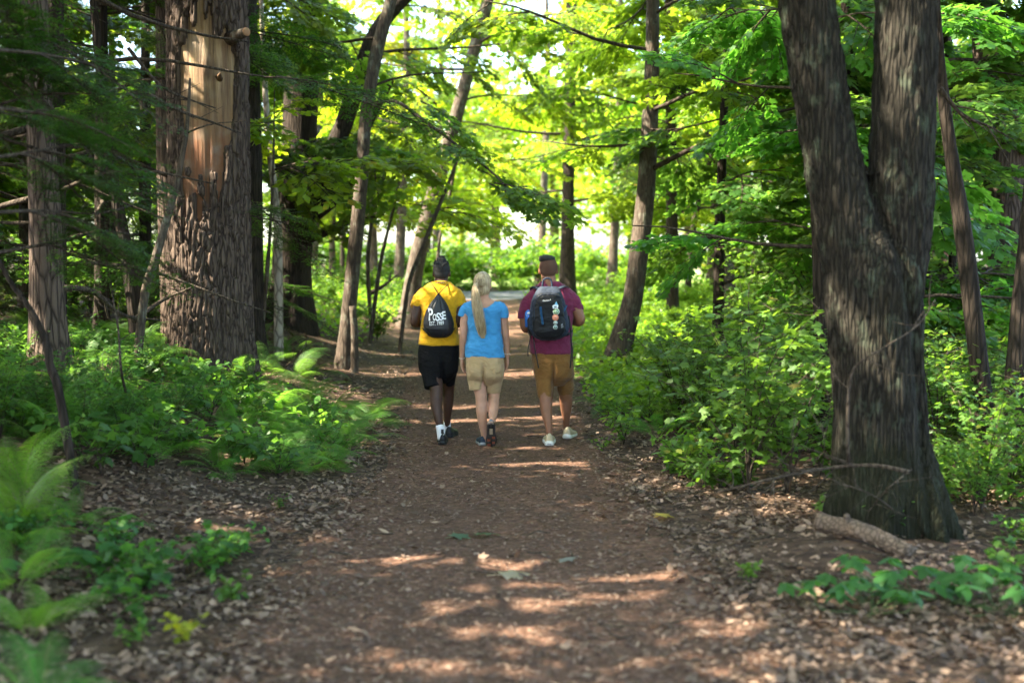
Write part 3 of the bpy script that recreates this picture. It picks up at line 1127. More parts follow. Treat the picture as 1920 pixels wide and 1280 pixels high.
def wood_mat(zlo, zhi):
    def b(nt, N, L):
        c = coords(N, L, (16, 16, 1.1))
        n = N('TexNoise', Scale=1.0, Detail=6.0, Roughness=0.65)
        L(c, n.inputs['Vector'])
        col = ramp(N, L, n.outputs[0], [(0.32, (0.11, 0.06, 0.026)), (0.45, (0.27, 0.165, 0.078)), (0.66, (0.40, 0.275, 0.15))])
        g = N('TexCoord'); s = N('SeparateXYZ'); L(g.outputs['Object'], s.inputs[0])
        n2 = N('TexNoise', Scale=1.0, Detail=4.0)
        L(coords(N, L, (13, 13, 1.3)), n2.inputs['Vector'])
        mr = N('MapRange'); mr.inputs[1].default_value = zlo; mr.inputs[2].default_value = zhi
        L(s.outputs['Z'], mr.inputs[0])
        a = N('Math', operation='MULTIPLY_ADD'); L(n2.outputs[0], a.inputs[0]); a.inputs[1].default_value = 0.55; L(mr.outputs[0], a.inputs[2])
        f = ramp(N, L, a.outputs[0], [(0.46, (0.95, 0.95, 0.95)), (0.78, (0.0, 0.0, 0.0))])
        col = mixc(N, L, f, col, (0.17, 0.062, 0.022))
        col = mixc(N, L, ramp(N, L, n2.outputs[0], [(0.50, (0, 0, 0)), (0.66, (0.8, 0.8, 0.8))]), col, (0.13, 0.065, 0.03))
        n5 = N('TexNoise', Scale=1.0, Detail=6.0, Roughness=0.7); L(coords(N, L, (34, 34, 1.0)), n5.inputs['Vector'])
        col = mixc(N, L, ramp(N, L, n5.outputs[0], [(0.52, (0, 0, 0)), (0.62, (0.7, 0.7, 0.7))]), col, (0.075, 0.045, 0.025))
        n6 = N('TexNoise', Scale=3.0, Detail=5.0); L(g.outputs['Object'], n6.inputs['Vector'])
        col = mixc(N, L, ramp(N, L, n6.outputs[0], [(0.5, (0, 0, 0)), (0.68, (0.6, 0.6, 0.6))]), col, (0.24, 0.20, 0.15))
        kp = N('VectorMath', operation='DISTANCE'); L(g.outputs['Object'], kp.inputs[0]); kp.inputs[1].default_value = (0.085, -0.40, zlo + (zhi - zlo) * 0.66)
        ka = N('Math', operation='MULTIPLY_ADD'); L(n2.outputs[0], ka.inputs[0]); ka.inputs[1].default_value = 0.16; L(kp.outputs['Value'], ka.inputs[2])
        col = mixc(N, L, ramp(N, L, ka.outputs[0], [(0.13, (0.9, 0.9, 0.9)), (0.26, (0, 0, 0))]), col, (0.10, 0.05, 0.022))
        p = N('BsdfPrincipled', Roughness=0.8)
        L(col, p.inputs['Base Color'])
        bm = N('Bump', Strength=1.0, Distance=0.02); L(n.outputs[0], bm.inputs['Height']); L(bm.outputs[0], p.inputs['Normal'])
        return p.outputs[0]
    return mat('bare_wood', b)


def fuse(mb, voxel, smooth=2, fac=0.5):
    """one continuous surface out of overlapping closed shapes"""
    me = mb.mesh('tmp', [TWIG])
    o = ob('tmp', me)
    m = o.modifiers.new('r', 'REMESH'); m.mode = 'VOXEL'; m.voxel_size = voxel
    if smooth:
        s = o.modifiers.new('s', 'SMOOTH'); s.factor = fac; s.iterations = smooth
    dg = bpy.context.evaluated_depsgraph_get()
    e = o.evaluated_get(dg)
    em = e.to_mesh()
    V = np.zeros(len(em.vertices) * 3, np.float32); em.vertices.foreach_get('co', V)
    N_ = np.zeros(len(em.vertices) * 3, np.float32); em.vertices.foreach_get('normal', N_)
    F = np.zeros(len(em.polygons) * 4, np.int32)
    F = np.array([tuple(p.vertices) for p in em.polygons if len(p.vertices) == 4], int)
    e.to_mesh_clear()
    bpy.data.objects.remove(o); bpy.data.meshes.remove(me)
    return V.reshape(-1, 3).astype(float), N_.reshape(-1, 3).astype(float), F


def build_double():
    Y = 8.2
    rng = np.random.default_rng(5)
    b = pix(1662, 985, Y); b.z = gz(b.x, b.y)
    base = np.array(b)
    t = thing('maple_tree', 'big twin-stemmed tree forking into a V with lichen-spotted bark', 'tree', b)
    def run(rows):
        return np.array([np.array(pix(px, py, Y)) - base for px, py, _ in rows]), np.array([h * Y / FPX for _, _, h in rows])
    mb = MB()
    for rows in ([(1666, 1040, 104), (1664, 1000, 100), (1658, 930, 94), (1652, 860, 90), (1650, 780, 86), (1645, 700, 84), (1640, 600, 87), (1637, 520, 92), (1636, 470, 80), (1636, 430, 55)],
                 [(1640, 620, 62), (1612, 500, 68), (1588, 400, 60), (1560, 300, 53), (1541, 200, 51), (1526, 100, 51), (1511, 0, 51), (1490, -140, 49)],
                 [(1650, 640, 66), (1672, 500, 62), (1685, 400, 60), (1689, 300, 59), (1694, 200, 58), (1698, 100, 57), (1701, 0, 56), (1706, -140, 54)]):
        P, r = run(rows)
        n = 40
        add_tube(mb, catmull(P, n), np.interp(np.linspace(0, 1, n), np.linspace(0, 1, len(r)), r), 28, True, 0, True, 0.5, None)
    for a, l in ((-0.45, .28), (0.6, .25), (1.9, .3), (3.3, .22), (4.4, .16), (5.3, .25)):       # root flares
        d = np.array([math.cos(a), math.sin(a), 0])
        add_tube(mb, [d * 0.12 + np.array([0, 0, 0.55]), d * 0.30 + np.array([0, 0, 0.16]), d * (0.30 + l * .6) + np.array([0, 0, -0.10])], [0.15, 0.11, 0.05], 12)
    V, N_, F = fuse(mb, 0.010, 3)
    ang = np.arctan2(V[:, 1], V[:, 0])
    w = fbm(np.stack([V[:, 0] * 3, V[:, 1] * 3, V[:, 2] * 1.2], -1), 3, 8)
    rid = fbm(np.stack([V[:, 0] * 38, V[:, 1] * 38, V[:, 2] * 5.0], -1) + w[:, None] * 2, 3, 14)
    V = V + N_ * ((np.abs(rid - 0.5) * 2)[:, None] * 0.030 - 0.006 + 0.03 * (w - 0.5)[:, None])
    # the seam where the two stems have grown together
    sz_ = np.array([np.array(pix(px, py, Y)) - base for px, py in ((1716, 1000), (1712, 900), (1706, 760), (1694, 620), (1668, 480), (1626, 360))])
    xs_ = np.interp(V[:, 2], sz_[:, 2], sz_[:, 0])
    g = np.exp(-((V[:, 0] - xs_) / 0.035) ** 2) * (N_[:, 1] < 0.3) * (V[:, 2] < sz_[-1, 2] + .1)
    V = V + np.stack([0 * g, g * 0.055, 0 * g], -1)
    MB().add(V, F).obj('trunk', BARK_OAK, t)
    for px in (1490, 1706):
        p = np.array(pix(px, -110, Y)) - base
        lean = -1 if px < 1600 else 0.5
        P = [p, p + np.array([lean * 0.25, 0.1, 1.5]), p + np.array([lean * 0.7, 0.3, 5]), p + np.array([lean * 1.2, 0.2, 9])]
        m = MB(); add_tube(m, catmull(P, 20), np.linspace(0.178, 0.06, 20), 14)
        m.obj('stem', BARK_OAK, t)
    mb = MB(); spots = []
    for i in range(12):
        Q = limb_line(rng, base + np.array([0.3 * math.cos(i), 0.2, 5.5 + i * 0.5]), i * 2.4, 3.2, 0.25)
        add_tube(mb, Q - base, np.linspace(0.05, 0.012, len(Q)), 6)
        for s in range(6): spots.append((Q[1 + s], i * 2.4 + rng.normal(0, 0.8)))
    c = mb.obj('crown', TWIG, t)
    for q, a in spots: leafy(c, base, q, a, SPRAY, rng, 1.5)


def px_tree(name, label, rows, Y, bark, rng, top=9.0, group=None, **kw):
    """a tree whose trunk is given as (px, py, half width px) rows, foot first; its foot stands on the terrain at distance Y"""
    pts = [np.array(pix(px, py, Y)) for px, py, _ in rows]
    rad = [h * Y / FPX for _, _, h in rows]
    pts[0][2] = gz(pts[0][0], pts[0][1])
    d = pts[-1] - pts[-2]
    d = d / max(d[2], 0.3)
    if pts[-1][2] < top:
        e = top - pts[-1][2]
        pts.append(pts[-1] + np.array([d[0] * 0.7, 0, 1]) * e * 0.5); rad.append(rad[-1] * 0.75)
        pts.append(pts[-2 + 1] + np.array([d[0] * 0.3, 0, 1]) * e * 0.5); rad.append(rad[-2] * 0.35)
    # spread the radii over the arc length
    a = np.concatenate([[0], np.cumsum(np.linalg.norm(np.diff(np.array(pts), axis=0), axis=1))]); a /= a[-1]
    rr = np.interp(np.linspace(0, 1, 24), a, rad)
    return tree(name, label, pts, rr, bark, rng, group, rings=70, **kw)


build_pine()
build_double()
rng = np.random.default_rng(77)
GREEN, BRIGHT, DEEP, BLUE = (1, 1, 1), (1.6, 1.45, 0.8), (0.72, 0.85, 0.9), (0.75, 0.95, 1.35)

# trunk right behind the pine
px_tree('pine_tree', 'dark trunk standing close behind the big pine', [(470, 640, 30), (470, 500, 24), (468, 200, 24), (464, 0, 22)], 17, BARK_DARK, rng, 14, limbs=8, z0=7, llen=2.5)
# big dark tree with sweeping limbs
T3 = px_tree('oak_tree', 'dark spreading tree with thick limbs sweeping up to the right', [(538, 600, 44), (548, 480, 34), (560, 380, 34), (563, 200, 33), (572, 60, 33), (580, 0, 30)], 22, BARK_DARK, rng, 12, limbs=9, z0=4.4, llen=3.0, per=5)
B3 = np.array(T3.location)
for rows in ([(566, 400, 20), (600, 335, 19), (640, 245, 17), (672, 150, 15), (700, 70, 14), (745, 10, 13), (820, -60, 9)],
             [(562, 410, 14), (610, 370, 12), (650, 310, 10), (690, 235, 8), (735, 150, 5)],
             [(562, 425, 12), (610, 390, 11), (655, 350, 8), (700, 300, 5)],
             [(560, 455, 10), (610, 435, 9), (655, 415, 7), (720, 400, 4)]):
    P = np.array([np.array(pix(px, py, 21.8 - 0.01 * i)) for i, (px, py, _) in enumerate(rows)]) - B3
    m = MB(); n = 30
    add_tube(m, catmull(P, n), np.interp(np.linspace(0, 1, n), np.linspace(0, 1, len(rows)), [h * 22 / FPX for _, _, h in rows]), 10)
    l = m.obj('limb', BARK_DARK, T3)
    for s in range(5):
        q = P[min(len(P) - 1, 2 + s % (len(P) - 2))] + B3
        leafy(l, B3, q, rng.normal(0, 1.2), SPRAY, rng, 1.0, None, GREEN)
# thin pale sapling
px_tree('birch_sapling', 'thin pale-barked sapling beside the dark spreading tree', [(521, 592, 9), (522, 500, 8), (520, 420, 7), (508, 300, 6), (498, 180, 5), (492, 60, 4)], 18, BARK_PALE, rng, 6, limbs=4, z0=2.6, llen=1.2, per=3, k=8)
# slender tree and its dead post
T4 = px_tree('maple_tree', 'slender tree curving up from the path edge beside a dead stub', [(640, 645, 17), (652, 600, 14), (664, 480, 14), (678, 330, 12), (684, 240, 12), (704, 110, 12), (728, 20, 11), (745, -50, 10)], 19, BARK_GREY, rng, 8, limbs=6, z0=4.2, llen=2.2, per=5)
p = pix(664, 655, 18.6); p.z = gz(p.x, p.y)
m = MB(); add_tube(m, catmull([(0, 0, -0.2), (0.01, 0, 0.5), (-0.02, 0, 0.97)], 14), np.linspace(0.062, 0.048, 14) * (1 + 0.06 * np.sin(np.arange(14) * 2)), 10)
tag(m.obj('dead_stub', BARK_GREY, None, p), 'straight grey broken-off dead stem beside the slender tree', 'stump')
B4 = np.array(T4.location)
P = np.array([np.array(pix(px, py, y)) for px, py, y in [(690, 200, 19), (740, 190, 18), (800, 230, 17), (860, 275, 16.4), (930, 330, 16), (985, 395, 16)]])
m = MB(); add_tube(m, catmull(P - B4, 24), np.linspace(0.03, 0.008, 24), 6)
l = m.obj('limb', TWIG, T4)
Pl = catmull(P, 15)
for i in range(2, 15):
    for a in (-0.9, 0.9):
        if rng.random() < .45: continue
        leafy(l, B4, Pl[i] + rng.normal(0, 0.10, 3), -0.2 + a * rng.uniform(0.4, 1.2), SPRAY, rng, 0.75, rng.normal(0.2, 0.12), (1.0, 1.1, 1.1), True)
# leaning trunk left of the path's end
px_tree('maple_tree', 'tree leaning right over the far left edge of the path', [(762, 575, 20), (778, 510, 15), (802, 410, 15), (828, 310, 14), (855, 220, 12), (893, 80, 11), (915, 0, 10)], 27, BARK_GREY, rng, 9, limbs=11, z0=3.6, llen=3.2, per=6, tint=BRIGHT, meshes=SPRAY_FAR)
# straight trunk beyond the man with the backpack
px_tree('maple_tree', 'straight dark trunk standing in the bright green verge beyond the backpack', [(1064, 522, 16), (1064, 470, 14), (1065, 380, 12), (1068, 200, 11), (1072, 0, 10)], 34, BARK_DARK, rng, 11, limbs=16, z0=2.9, llen=3.8, per=6, tint=BRIGHT, meshes=SPRAY_FAR)
# tree leaning at the right edge of the path
px_tree('maple_tree', 'grey trunk leaning right where it grows out of the right path edge', [(1145, 680, 27), (1168, 630, 23), (1186, 560, 21), (1198, 470, 19), (1207, 400, 18), (1216, 280, 17), (1222, 150, 17), (1224, 0, 15)], 19.5, BARK_GREY, rng, 9, limbs=14, z0=3.0, llen=2.9, per=6, tint=(1.15, 1.15, 0.85))
px_tree('maple_tree', 'straight dark trunk partly hidden behind the leaning grey tree', [(1262, 560, 12), (1260, 420, 11), (1258, 250, 10), (1256, 0, 10)], 28, BARK_DARK, rng, 10, limbs=12, z0=2.2, llen=3.0, per=6, tint=(1.1, 1.1, .9), meshes=SPRAY_FAR)
# right side
px_tree('oak_tree', 'crooked dark trunk close behind the twin-stemmed tree', [(1858, 900, 20), (1850, 800, 19), (1832, 650, 18), (1808, 450, 17), (1785, 300, 17), (1770, 190, 15), (1758, 60, 12)], 10.6, BARK_DARK, rng, 7, limbs=5, z0=4.2, llen=1.8, per=4)
px_tree('oak_tree', 'dark leaning trunk standing deep in the undergrowth beside the crooked trunk', [(1893, 900, 24), (1900, 800, 23), (1912, 620, 22), (1930, 420, 20), (1945, 200, 18)], 10.2, BARK_DARK, rng, 7, limbs=5, z0=4.2, llen=2.0, per=4)
px_tree('pine_tree', 'broad grey-brown pine trunk seen far behind the twin-stemmed tree', [(1905, 640, 44), (1892, 420, 40), (1875, 250, 38), (1855, 90, 36), (1845, 0, 34)], 17.5, BARK_PINE, rng, 13, limbs=8, z0=6, llen=2.6)
px_tree('pine_tree', 'sunlit brown trunk showing between the twin-stemmed tree and crooked trunk', [(1778, 600, 24), (1776, 480, 22), (1774, 300, 20), (1770, 100, 19)], 21, BARK_PINE, rng, 12, limbs=7, z0=5, llen=2.6)
# left side
px_tree('hemlock_tree', 'dark hemlock trunk with a bright sun patch low on its bark', [(100, 740, 44), (92, 600, 36), (84, 400, 32), (74, 200, 30), (66, 0, 28)], 11.4, BARK_PINE, rng, 10, limbs=12, z0=2.2, z1=7, llen=3.2, rise=-0.02, meshes=SPRAY_HEM, per=7, sag=0.12, tint=(0.7, 0.78, 0.75), azf=lambda r, i: r.uniform(1.0, 5.2))
px_tree('pine_tree', 'trunk half hidden at the left of the big pine, sunlit on one side', [(335, 640, 28), (322, 500, 24), (315, 380, 22), (310, 200, 20), (306, 0, 19)], 16, BARK_PINE, rng, 11, limbs=6, z0=6, llen=2.2)
px_tree('hemlock_tree', 'young dark tree leaning left, bare below, in the shade left of the pine', [(262, 650, 16), (250, 560, 14), (232, 450, 14), (212, 340, 12), (196, 220, 11), (180, 60, 9)], 14, BARK_DARK, rng, 7, limbs=9, z0=2.4, llen=2.0, rise=0.0, meshes=SPRAY_HEM, per=5, sag=0.12)
px_tree('sapling', 'curved dark sapling stem bending down left among the ferns', [(150, 785, 9), (112, 745, 9), (95, 690, 8.5), (85, 640, 8), (60, 585, 8), (15, 520, 7), (-20, 440, 6), (-30, 330, 5)], 8.4, BARK_DARK, rng, 4.2, limbs=5, z0=2.6, llen=1.0, per=3, k=8, meshes=SPRAY_HEM, flare=1.1)
px_tree('sapling', 'straight leaning grey pole stem propped beside the big pine', [(248, 640, 9), (270, 560, 8), (290, 490, 8), (312, 415, 7), (330, 350, 6)], 12.4, BARK_GREY, rng, 3.5, limbs=2, z0=2.8, llen=0.8, per=2, k=8, flare=1.1)
for k, (rows, Y) in enumerate([([(745, 625, 4), (765, 540, 4), (790, 470, 4), (818, 400, 3), (850, 320, 3)], 22), ([(690, 640, 4), (704, 560, 4), (716, 480, 3), (740, 380, 3), (760, 280, 3)], 23),
                               ([(812, 545, 3), (822, 470, 3), (834, 410, 3), (850, 330, 2)], 26), ([(700, 600, 4), (690, 520, 4), (695, 430, 3), (720, 330, 3)], 24), ([(482, 620, 4), (500, 520, 4), (506, 440, 3)], 17)]):
    px_tree('sapling', 'whip-thin leaning sapling stem in the understory left of the path', rows, Y, BARK_GREY, rng, 4.0, 'thin saplings left of the path', limbs=3, z0=2.4, llen=0.9, per=2, k=6, flare=1.0, meshes=SPRAY_FAR, tint=BRIGHT)

# hemlock just outside the picture whose boughs reach in at the upper left
b = np.array([-4.7, 6.9, 0]); b[2] = gz(b[0], b[1])
T = tree('hemlock_tree', 'hemlock at the left whose feathery boughs droop in front of the pine', [b, b + [0.1, 0, 3], b + [0.1, 0.1, 7], b + [0, 0, 11]], [0.22, 0.2, 0.14, 0.05], BARK_DARK, rng, None,
         limbs=13, z0=2.2, z1=5.4, llen=2.1, rise=-0.02, meshes=SPRAY_HEM, per=5, sag=0.10, tint=(0.7, 0.78, 0.75), azf=lambda r, i: r.uniform(0.3, 2.3), taper=False)
BT = np.array(T.location)
for rows in ([(-40, 200, 7.2), (90, 215, 7.6), (170, 235, 8.0), (250, 290, 8.4)], [(-40, 300, 7.2), (60, 285, 7.6), (150, 272, 8.2), (240, 300, 8.8)],
             [(-40, 480, 7.6), (100, 455, 8.0), (190, 435, 8.6), (260, 440, 9.2)], [(-40, 90, 7.0), (100, 105, 8.0), (190, 130, 9.0), (270, 170, 10.0)], [(-40, 400, 7.0), (80, 395, 7.6), (180, 400, 8.4), (250, 385, 9)]):
    P = np.array([np.array(pix(*r)) for r in rows])
    m = MB(); add_tube(m, catmull(P, 16) - BT, np.linspace(0.013, 0.004, 16), 6)
    l = m.obj('limb', TWIG, T)
    Pl = catmull(P, 9)
    for i in range(2, 9):
        for a in (-0.8, 0.1, 0.8):
            leafy(l, BT, Pl[i], 0.6 + a * rng.uniform(0.3, 1.2), SPRAY_HEM, rng, 0.8, rng.normal(0.1, 0.1), (0.72, 0.8, 0.75))
# bare twiggy boughs in front of the pine
for k, rows in enumerate([[(240, 90, 12), (300, 160, 12.2), (350, 185, 12.4), (405, 203, 12.6)], [(260, 165, 12), (330, 205, 12.2), (400, 230, 12.4), (452, 250, 12.6)]]):
    P = np.array([np.array(pix(*r)) for r in rows])
    m = MB(); add_tube(m, catmull(P, 14) - BT, np.linspace(0.02, 0.006, 14), 6)
    for i in (4, 7, 10):
        q = catmull(P, 14)[i] - BT
        add_tube(m, [q, q + np.array([0.2, 0.1, 0.12 if i % 2 else -0.1])], [0.006, 0.002], 4)
    m.obj('limb', TWIG, T)

# understory maples at the right and filler woods on both sides
def woods(n, xr, yr, seed, label, group, tint, meshes, cond, **kw):
    r = np.random.default_rng(seed)
    got = 0
    while got < n:
        y = r.uniform(*yr); x = r.uniform(*xr)
        if abs(x) > 0.42 * y + 2.0 or not cond(x, y): continue
        if any((Vector((x, y)) - Vector((t.location.x, t.location.y))).length < 0.9 for t in TREES): continue
        b = np.array([x, y, gz(x, y)])
        h = r.uniform(5.5, 8.5)
        le = r.normal(0, 0.35, 2)
        rd = r.uniform(0.05, 0.12)
        tree('understory_tree', label, [b, b + [le[0] * .3, le[1] * .3, h * .35], b + [le[0] * 1.2, le[1], h * .7], b + [le[0] * 2, le[1] * 2, h]], [rd * 1.2, rd, rd * .7, rd * .25], BARK_DARK if r.random() < .6 else BARK_GREY, r, group,
             limbs=kw.get('limbs', 7), z0=b[2] + kw.get('z0', 1.8), llen=kw.get('llen', 2.0), per=kw.get('per', 5), meshes=meshes, tint=tuple(c * r.uniform(.85, 1.15) for c in tint), k=8, rings=16)
        got += 1


woods(8, (2.6, 8), (13, 21), 1, 'leafy understory maple crowding the shrubs right of the path', 'understory trees right of the path', (.8, .98, 1.15), SPRAY, lambda x, y: x > 2.6 and x < 0.36 * y and not 0.165 < x / y < 0.235, z0=1.0, limbs=9)
woods(13, (3.5, 18), (21, 40), 2, 'slim tree in the green woods far right of the path', 'woods far right', (1.15, 1.2, .95), SPRAY_FAR, lambda x, y: x > 2.6 + 0.04 * y)
woods(13, (-14, -3.0), (15, 24), 3, 'thin dark tree in the shaded woods behind the pine', 'woods behind the pine', (.85, .9, .85), SPRAY, lambda x, y: x < -3.6 and (x < -0.33 * y or y > 19))
r_ = np.random.default_rng(66)
for x, y in [(-6.2, 14.5), (-7.6, 16.5), (-5.6, 19.5), (-9, 20.5), (-7.2, 23), (-11, 25), (-6.4, 12.6), (-9.8, 17.5), (-4.6, 12.9), (-5.2, 16.2), (-8.2, 14.2)]:
    b = np.array([x, y, gz(x, y)])
    tree('hemlock_tree', 'dense young hemlock filling the dark woods left of the pine', [b, b + [.05, 0, 2.5], b + [.1, 0, 5], b + [.1, .1, 8]], [.10, .09, .06, .02], BARK_DARK, r_, 'young hemlocks in the dark woods', limbs=18, z0=b[2] + .7, llen=2.3, rise=0, per=5, sag=.15, meshes=SPRAY_HEM, tint=(.65, .72, .7), sscale=1.15, k=8, rings=14)
woods(13, (-18, -3.5), (24, 42), 4, 'slim tree in the woods far left of the path', 'woods far left', (1.4, 1.3, .85), SPRAY_FAR, lambda x, y: x < -3.4)

r_ = np.random.default_rng(91)
for x, y, z0, h in [(-5.2, 33, 2.6, 10), (-3.4, 38, 4.0, 10), (3.0, 39, 4.4, 11), (5.4, 35, 2.6, 10), (-9.5, 47, 3, 11), (1.0, 47, 5.6, 12), (-3.0, 49, 5.8, 12), (7.5, 31, 2.2, 9), (4.4, 27, 3.2, 9)]:
    b = np.array([x, y, gz(x, y)])
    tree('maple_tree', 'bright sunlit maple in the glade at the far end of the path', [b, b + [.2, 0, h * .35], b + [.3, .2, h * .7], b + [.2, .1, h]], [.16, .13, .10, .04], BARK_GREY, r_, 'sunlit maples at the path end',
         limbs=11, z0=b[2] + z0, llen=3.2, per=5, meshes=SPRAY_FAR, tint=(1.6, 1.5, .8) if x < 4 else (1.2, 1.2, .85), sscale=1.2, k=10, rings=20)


# off to the left and overhead: the trees that shade the path
def leaf_crown(c, rad, nclump, per, leaf, r):
    mb = MB()
    cc = unit(r.normal(0, 1, (nclump, 3))) * (r.random((nclump, 1)) ** 0.45) * np.array(rad) + c
    P = (np.repeat(cc, per, 0) + r.normal(0, 1, (nclump * per, 3)) * np.array([0.55, 0.55, 0.22]))
    P = P[~shades_gap(P, 0.02)]
    n = len(P)
    az = r.random(n) * 6.28
    D = np.stack([np.cos(az), np.sin(az), r.normal(-0.2, 0.25, n)], -1)
    N_ = np.stack([r.normal(0, .4, n), r.normal(0, .4, n), np.ones(n)], -1)
    leaves(mb, KITE, P, D, N_, leaf * r.uniform(.7, 1.3, n), r.random(n))
    return mb


def shade_trees(spots, label, group, seed, per=70):
    r = np.random.default_rng(seed)
    for x, y, h, rad in spots:
        b = np.array([x, y, gz(x, y)])
        t = thing('maple_tree', label, 'tree', b, group)
        line = [b, b + [r.normal(0, .2), 0, h * .5], b + [r.normal(0, .4), 0, h + rad * .5]]
        ob('trunk', trunk_mesh(line, [0.26, 0.2, 0.06], 12, 20, 0.05, 3, 1.4, BARK_DARK, b), t)
        mb = leaf_crown(np.array([0, 0, h]) + b, (rad, rad, rad * 0.85), 90, per, 0.17, r)
        mb.V = [v - b for v in mb.V]
        for i in range(9):
            Q = limb_line(r, np.array([0, 0, h * .45 + i * .3]), i * 2.4, rad * .9, 0.5)
            add_tube(mb, Q, np.linspace(.06, .015, len(Q)), 6, False, 1)
        mb.obj('crown', [LEAF, TWIG], t)


shade_trees([(-6.5, 2.5, 5.2, 3.0), (-6.8, -1.5, 6, 3.2), (-9.5, 5, 7, 3.4), (-10, 0.5, 8, 3.6), (-13.5, 3, 9.5, 4.0), (-13, 8, 9.5, 3.8), (-17, 0, 12, 4.2), (-17.5, 6, 12, 4.2),
             (-8.5, 9.5, 7.2, 3.2), (-5.5, 6.0, 8.0, 2.6), (-7.5, 13.5, 9.5, 3.0), (-6, -5.5, 7, 3.2), (-4.2, 1.0, 8.5, 2.6), (-5.2, 10.2, 9.0, 2.6)],
            'broad maple in the woods left of the path, shading it', 'maples shading the path from the left', 8, 70)
shade_trees([(7.5, 3, 8.5, 3.4), (8, 9.5, 9.5, 3.0), (4.5, -3, 9, 3.6), (-1.5, -6, 9, 3.8)],
            'broad maple in the woods right of the path with a high crown', 'high-crowned maples right of the path', 9, 45)


def far_wood():
    r = np.random.default_rng(15)
    ms = []
    for s in range(3):
        mb = leaf_crown(np.array([0, 500, 6.0]), (3.6, 3.6, 4.2), 110, 26, 0.42, r)
        mb.V = [v - np.array([0, 500, 0]) for v in mb.V]
        ms.append(mb.mesh('crown', LEAF))
    mt = trunk_mesh([(0, 0, -0.4), (0.1, 0, 4), (0, 0, 8.5)], [0.28, 0.22, 0.08], 10, 12, .05, 2, 1.3, BARK_GREY, (0, 0, 0))
    spots = [(x, y) for x, y in [(-46, 78), (-38, 70), (-31, 74), (-25, 66), (-19, 72), (-14, 62), (-29, 60), (-36, 58), (9, 66), (13, 74), (19, 66), (25, 72), (31, 64), (38, 74), (22, 58), (32, 56), (12, 58), (45, 66), (-11, 84), (4, 96), (-4, 105), (-20, 54), (17, 52), (7.5, 80), (-4.5, 68), (2.5, 74), (-9, 64), (-1, 84), (6, 62)]]
    for i, (x, y) in enumerate(spots):
        t = thing('broadleaf_tree', 'pale sunlit broadleaf tree standing beyond the gravel road', (x and 'tree'), (x, y, gz(x, y)), 'trees beyond the gravel road')
        s = r.uniform(0.9, 1.35)
        t.scale = (s, s, s * r.uniform(.9, 1.15)); t.rotation_euler = (0, 0, r.random() * 6.28)
        ob('trunk', mt, t)
        c = ob('crown', ms[i % 3], t)
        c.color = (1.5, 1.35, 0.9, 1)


far_wood()

# ------------------------------------------------------------------ ferns, herbs and shrubs
rng = np.random.default_rng(500)


def place(n, xr, yr, cond, seed):
    r = np.random.default_rng(seed)
    out = []
    for _ in range(n * 60):
        if len(out) >= n: break
        y = r.uniform(*yr); x = r.uniform(*xr)
        if abs(x) > 0.41 * y + 0.5 or not cond(x, y): continue
        out.append(Vector((x, y, gz(x, y))))
    return out


def edge_l(y): return float(path_x(y) - path_w(y))
def edge_r(y): return float(path_x(y) + path_w(y))


# fern bank left of the path
for p in place(110, (-6, -0.9), (9.2, 14.5), lambda x, y: x < edge_l(y) - 0.1 - max(0, (10.6 - y)) * 1.0, 1):
    fern(p - Vector((0, 0, 0.03)), rng.uniform(0.65, 1.0), rng, 'green fern in the bank of ferns below the big pine', 'ferns below the big pine', tint=(1.05, 1.15, 1.0))
for p in place(34, (-7, -2.4), (14, 20), lambda x, y: x < edge_l(y) - 1.1, 2):
    fern(p, rng.uniform(0.6, 0.95), rng, 'fern growing in the shade behind the big pine', 'ferns behind the big pine')
for p in place(20, (0.9, 3.2), (12, 19), lambda x, y: x > edge_r(y) + 0.2, 3):
    fern(p, rng.uniform(0.55, 0.85), rng, 'fern at the right path edge below the leaning tree', 'ferns along the right path edge', tint=(0.8, 1.0, 1.0))
p = on_ground(40, 1010)
fern(p, 1.05, rng, 'tall sunlit yellow-green fern rising at the left path side', None, 8, (1.3, 1.2, 0.6), up=0.5)
for k, (x, y, sz, lab) in enumerate([(-2.75, 7.0, .8, 'yellow-green fern standing behind the tall sunlit fern'), (-2.5, 6.35, .72, 'light green fern with arching fronds before the tall sunlit fern'), (-3.05, 7.9, .9, 'light green fern beside the foot of the curved sapling'), (-2.2, 5.75, .7, 'small light green fern nearest the low broad-leaved herbs')]):
    fern(Vector((x, y, gz(x, y))), sz, rng, lab, None, 9, (1.15, 1.15, 0.75), up=0.38)
p = on_ground(150, 985)
fern(p, 0.7, rng, 'small fern leaning from the litter beside the tall yellow-green fern', None, 7, (1.0, 1.1, 0.8))
p = Vector((-1.78, 4.75, gz(-1.78, 4.75)))
fern(p, 0.78, rng, 'blurred low fern close to the path start with wide-spread fronds', None, 10, (0.7, 1.05, 0.85), up=0.25)

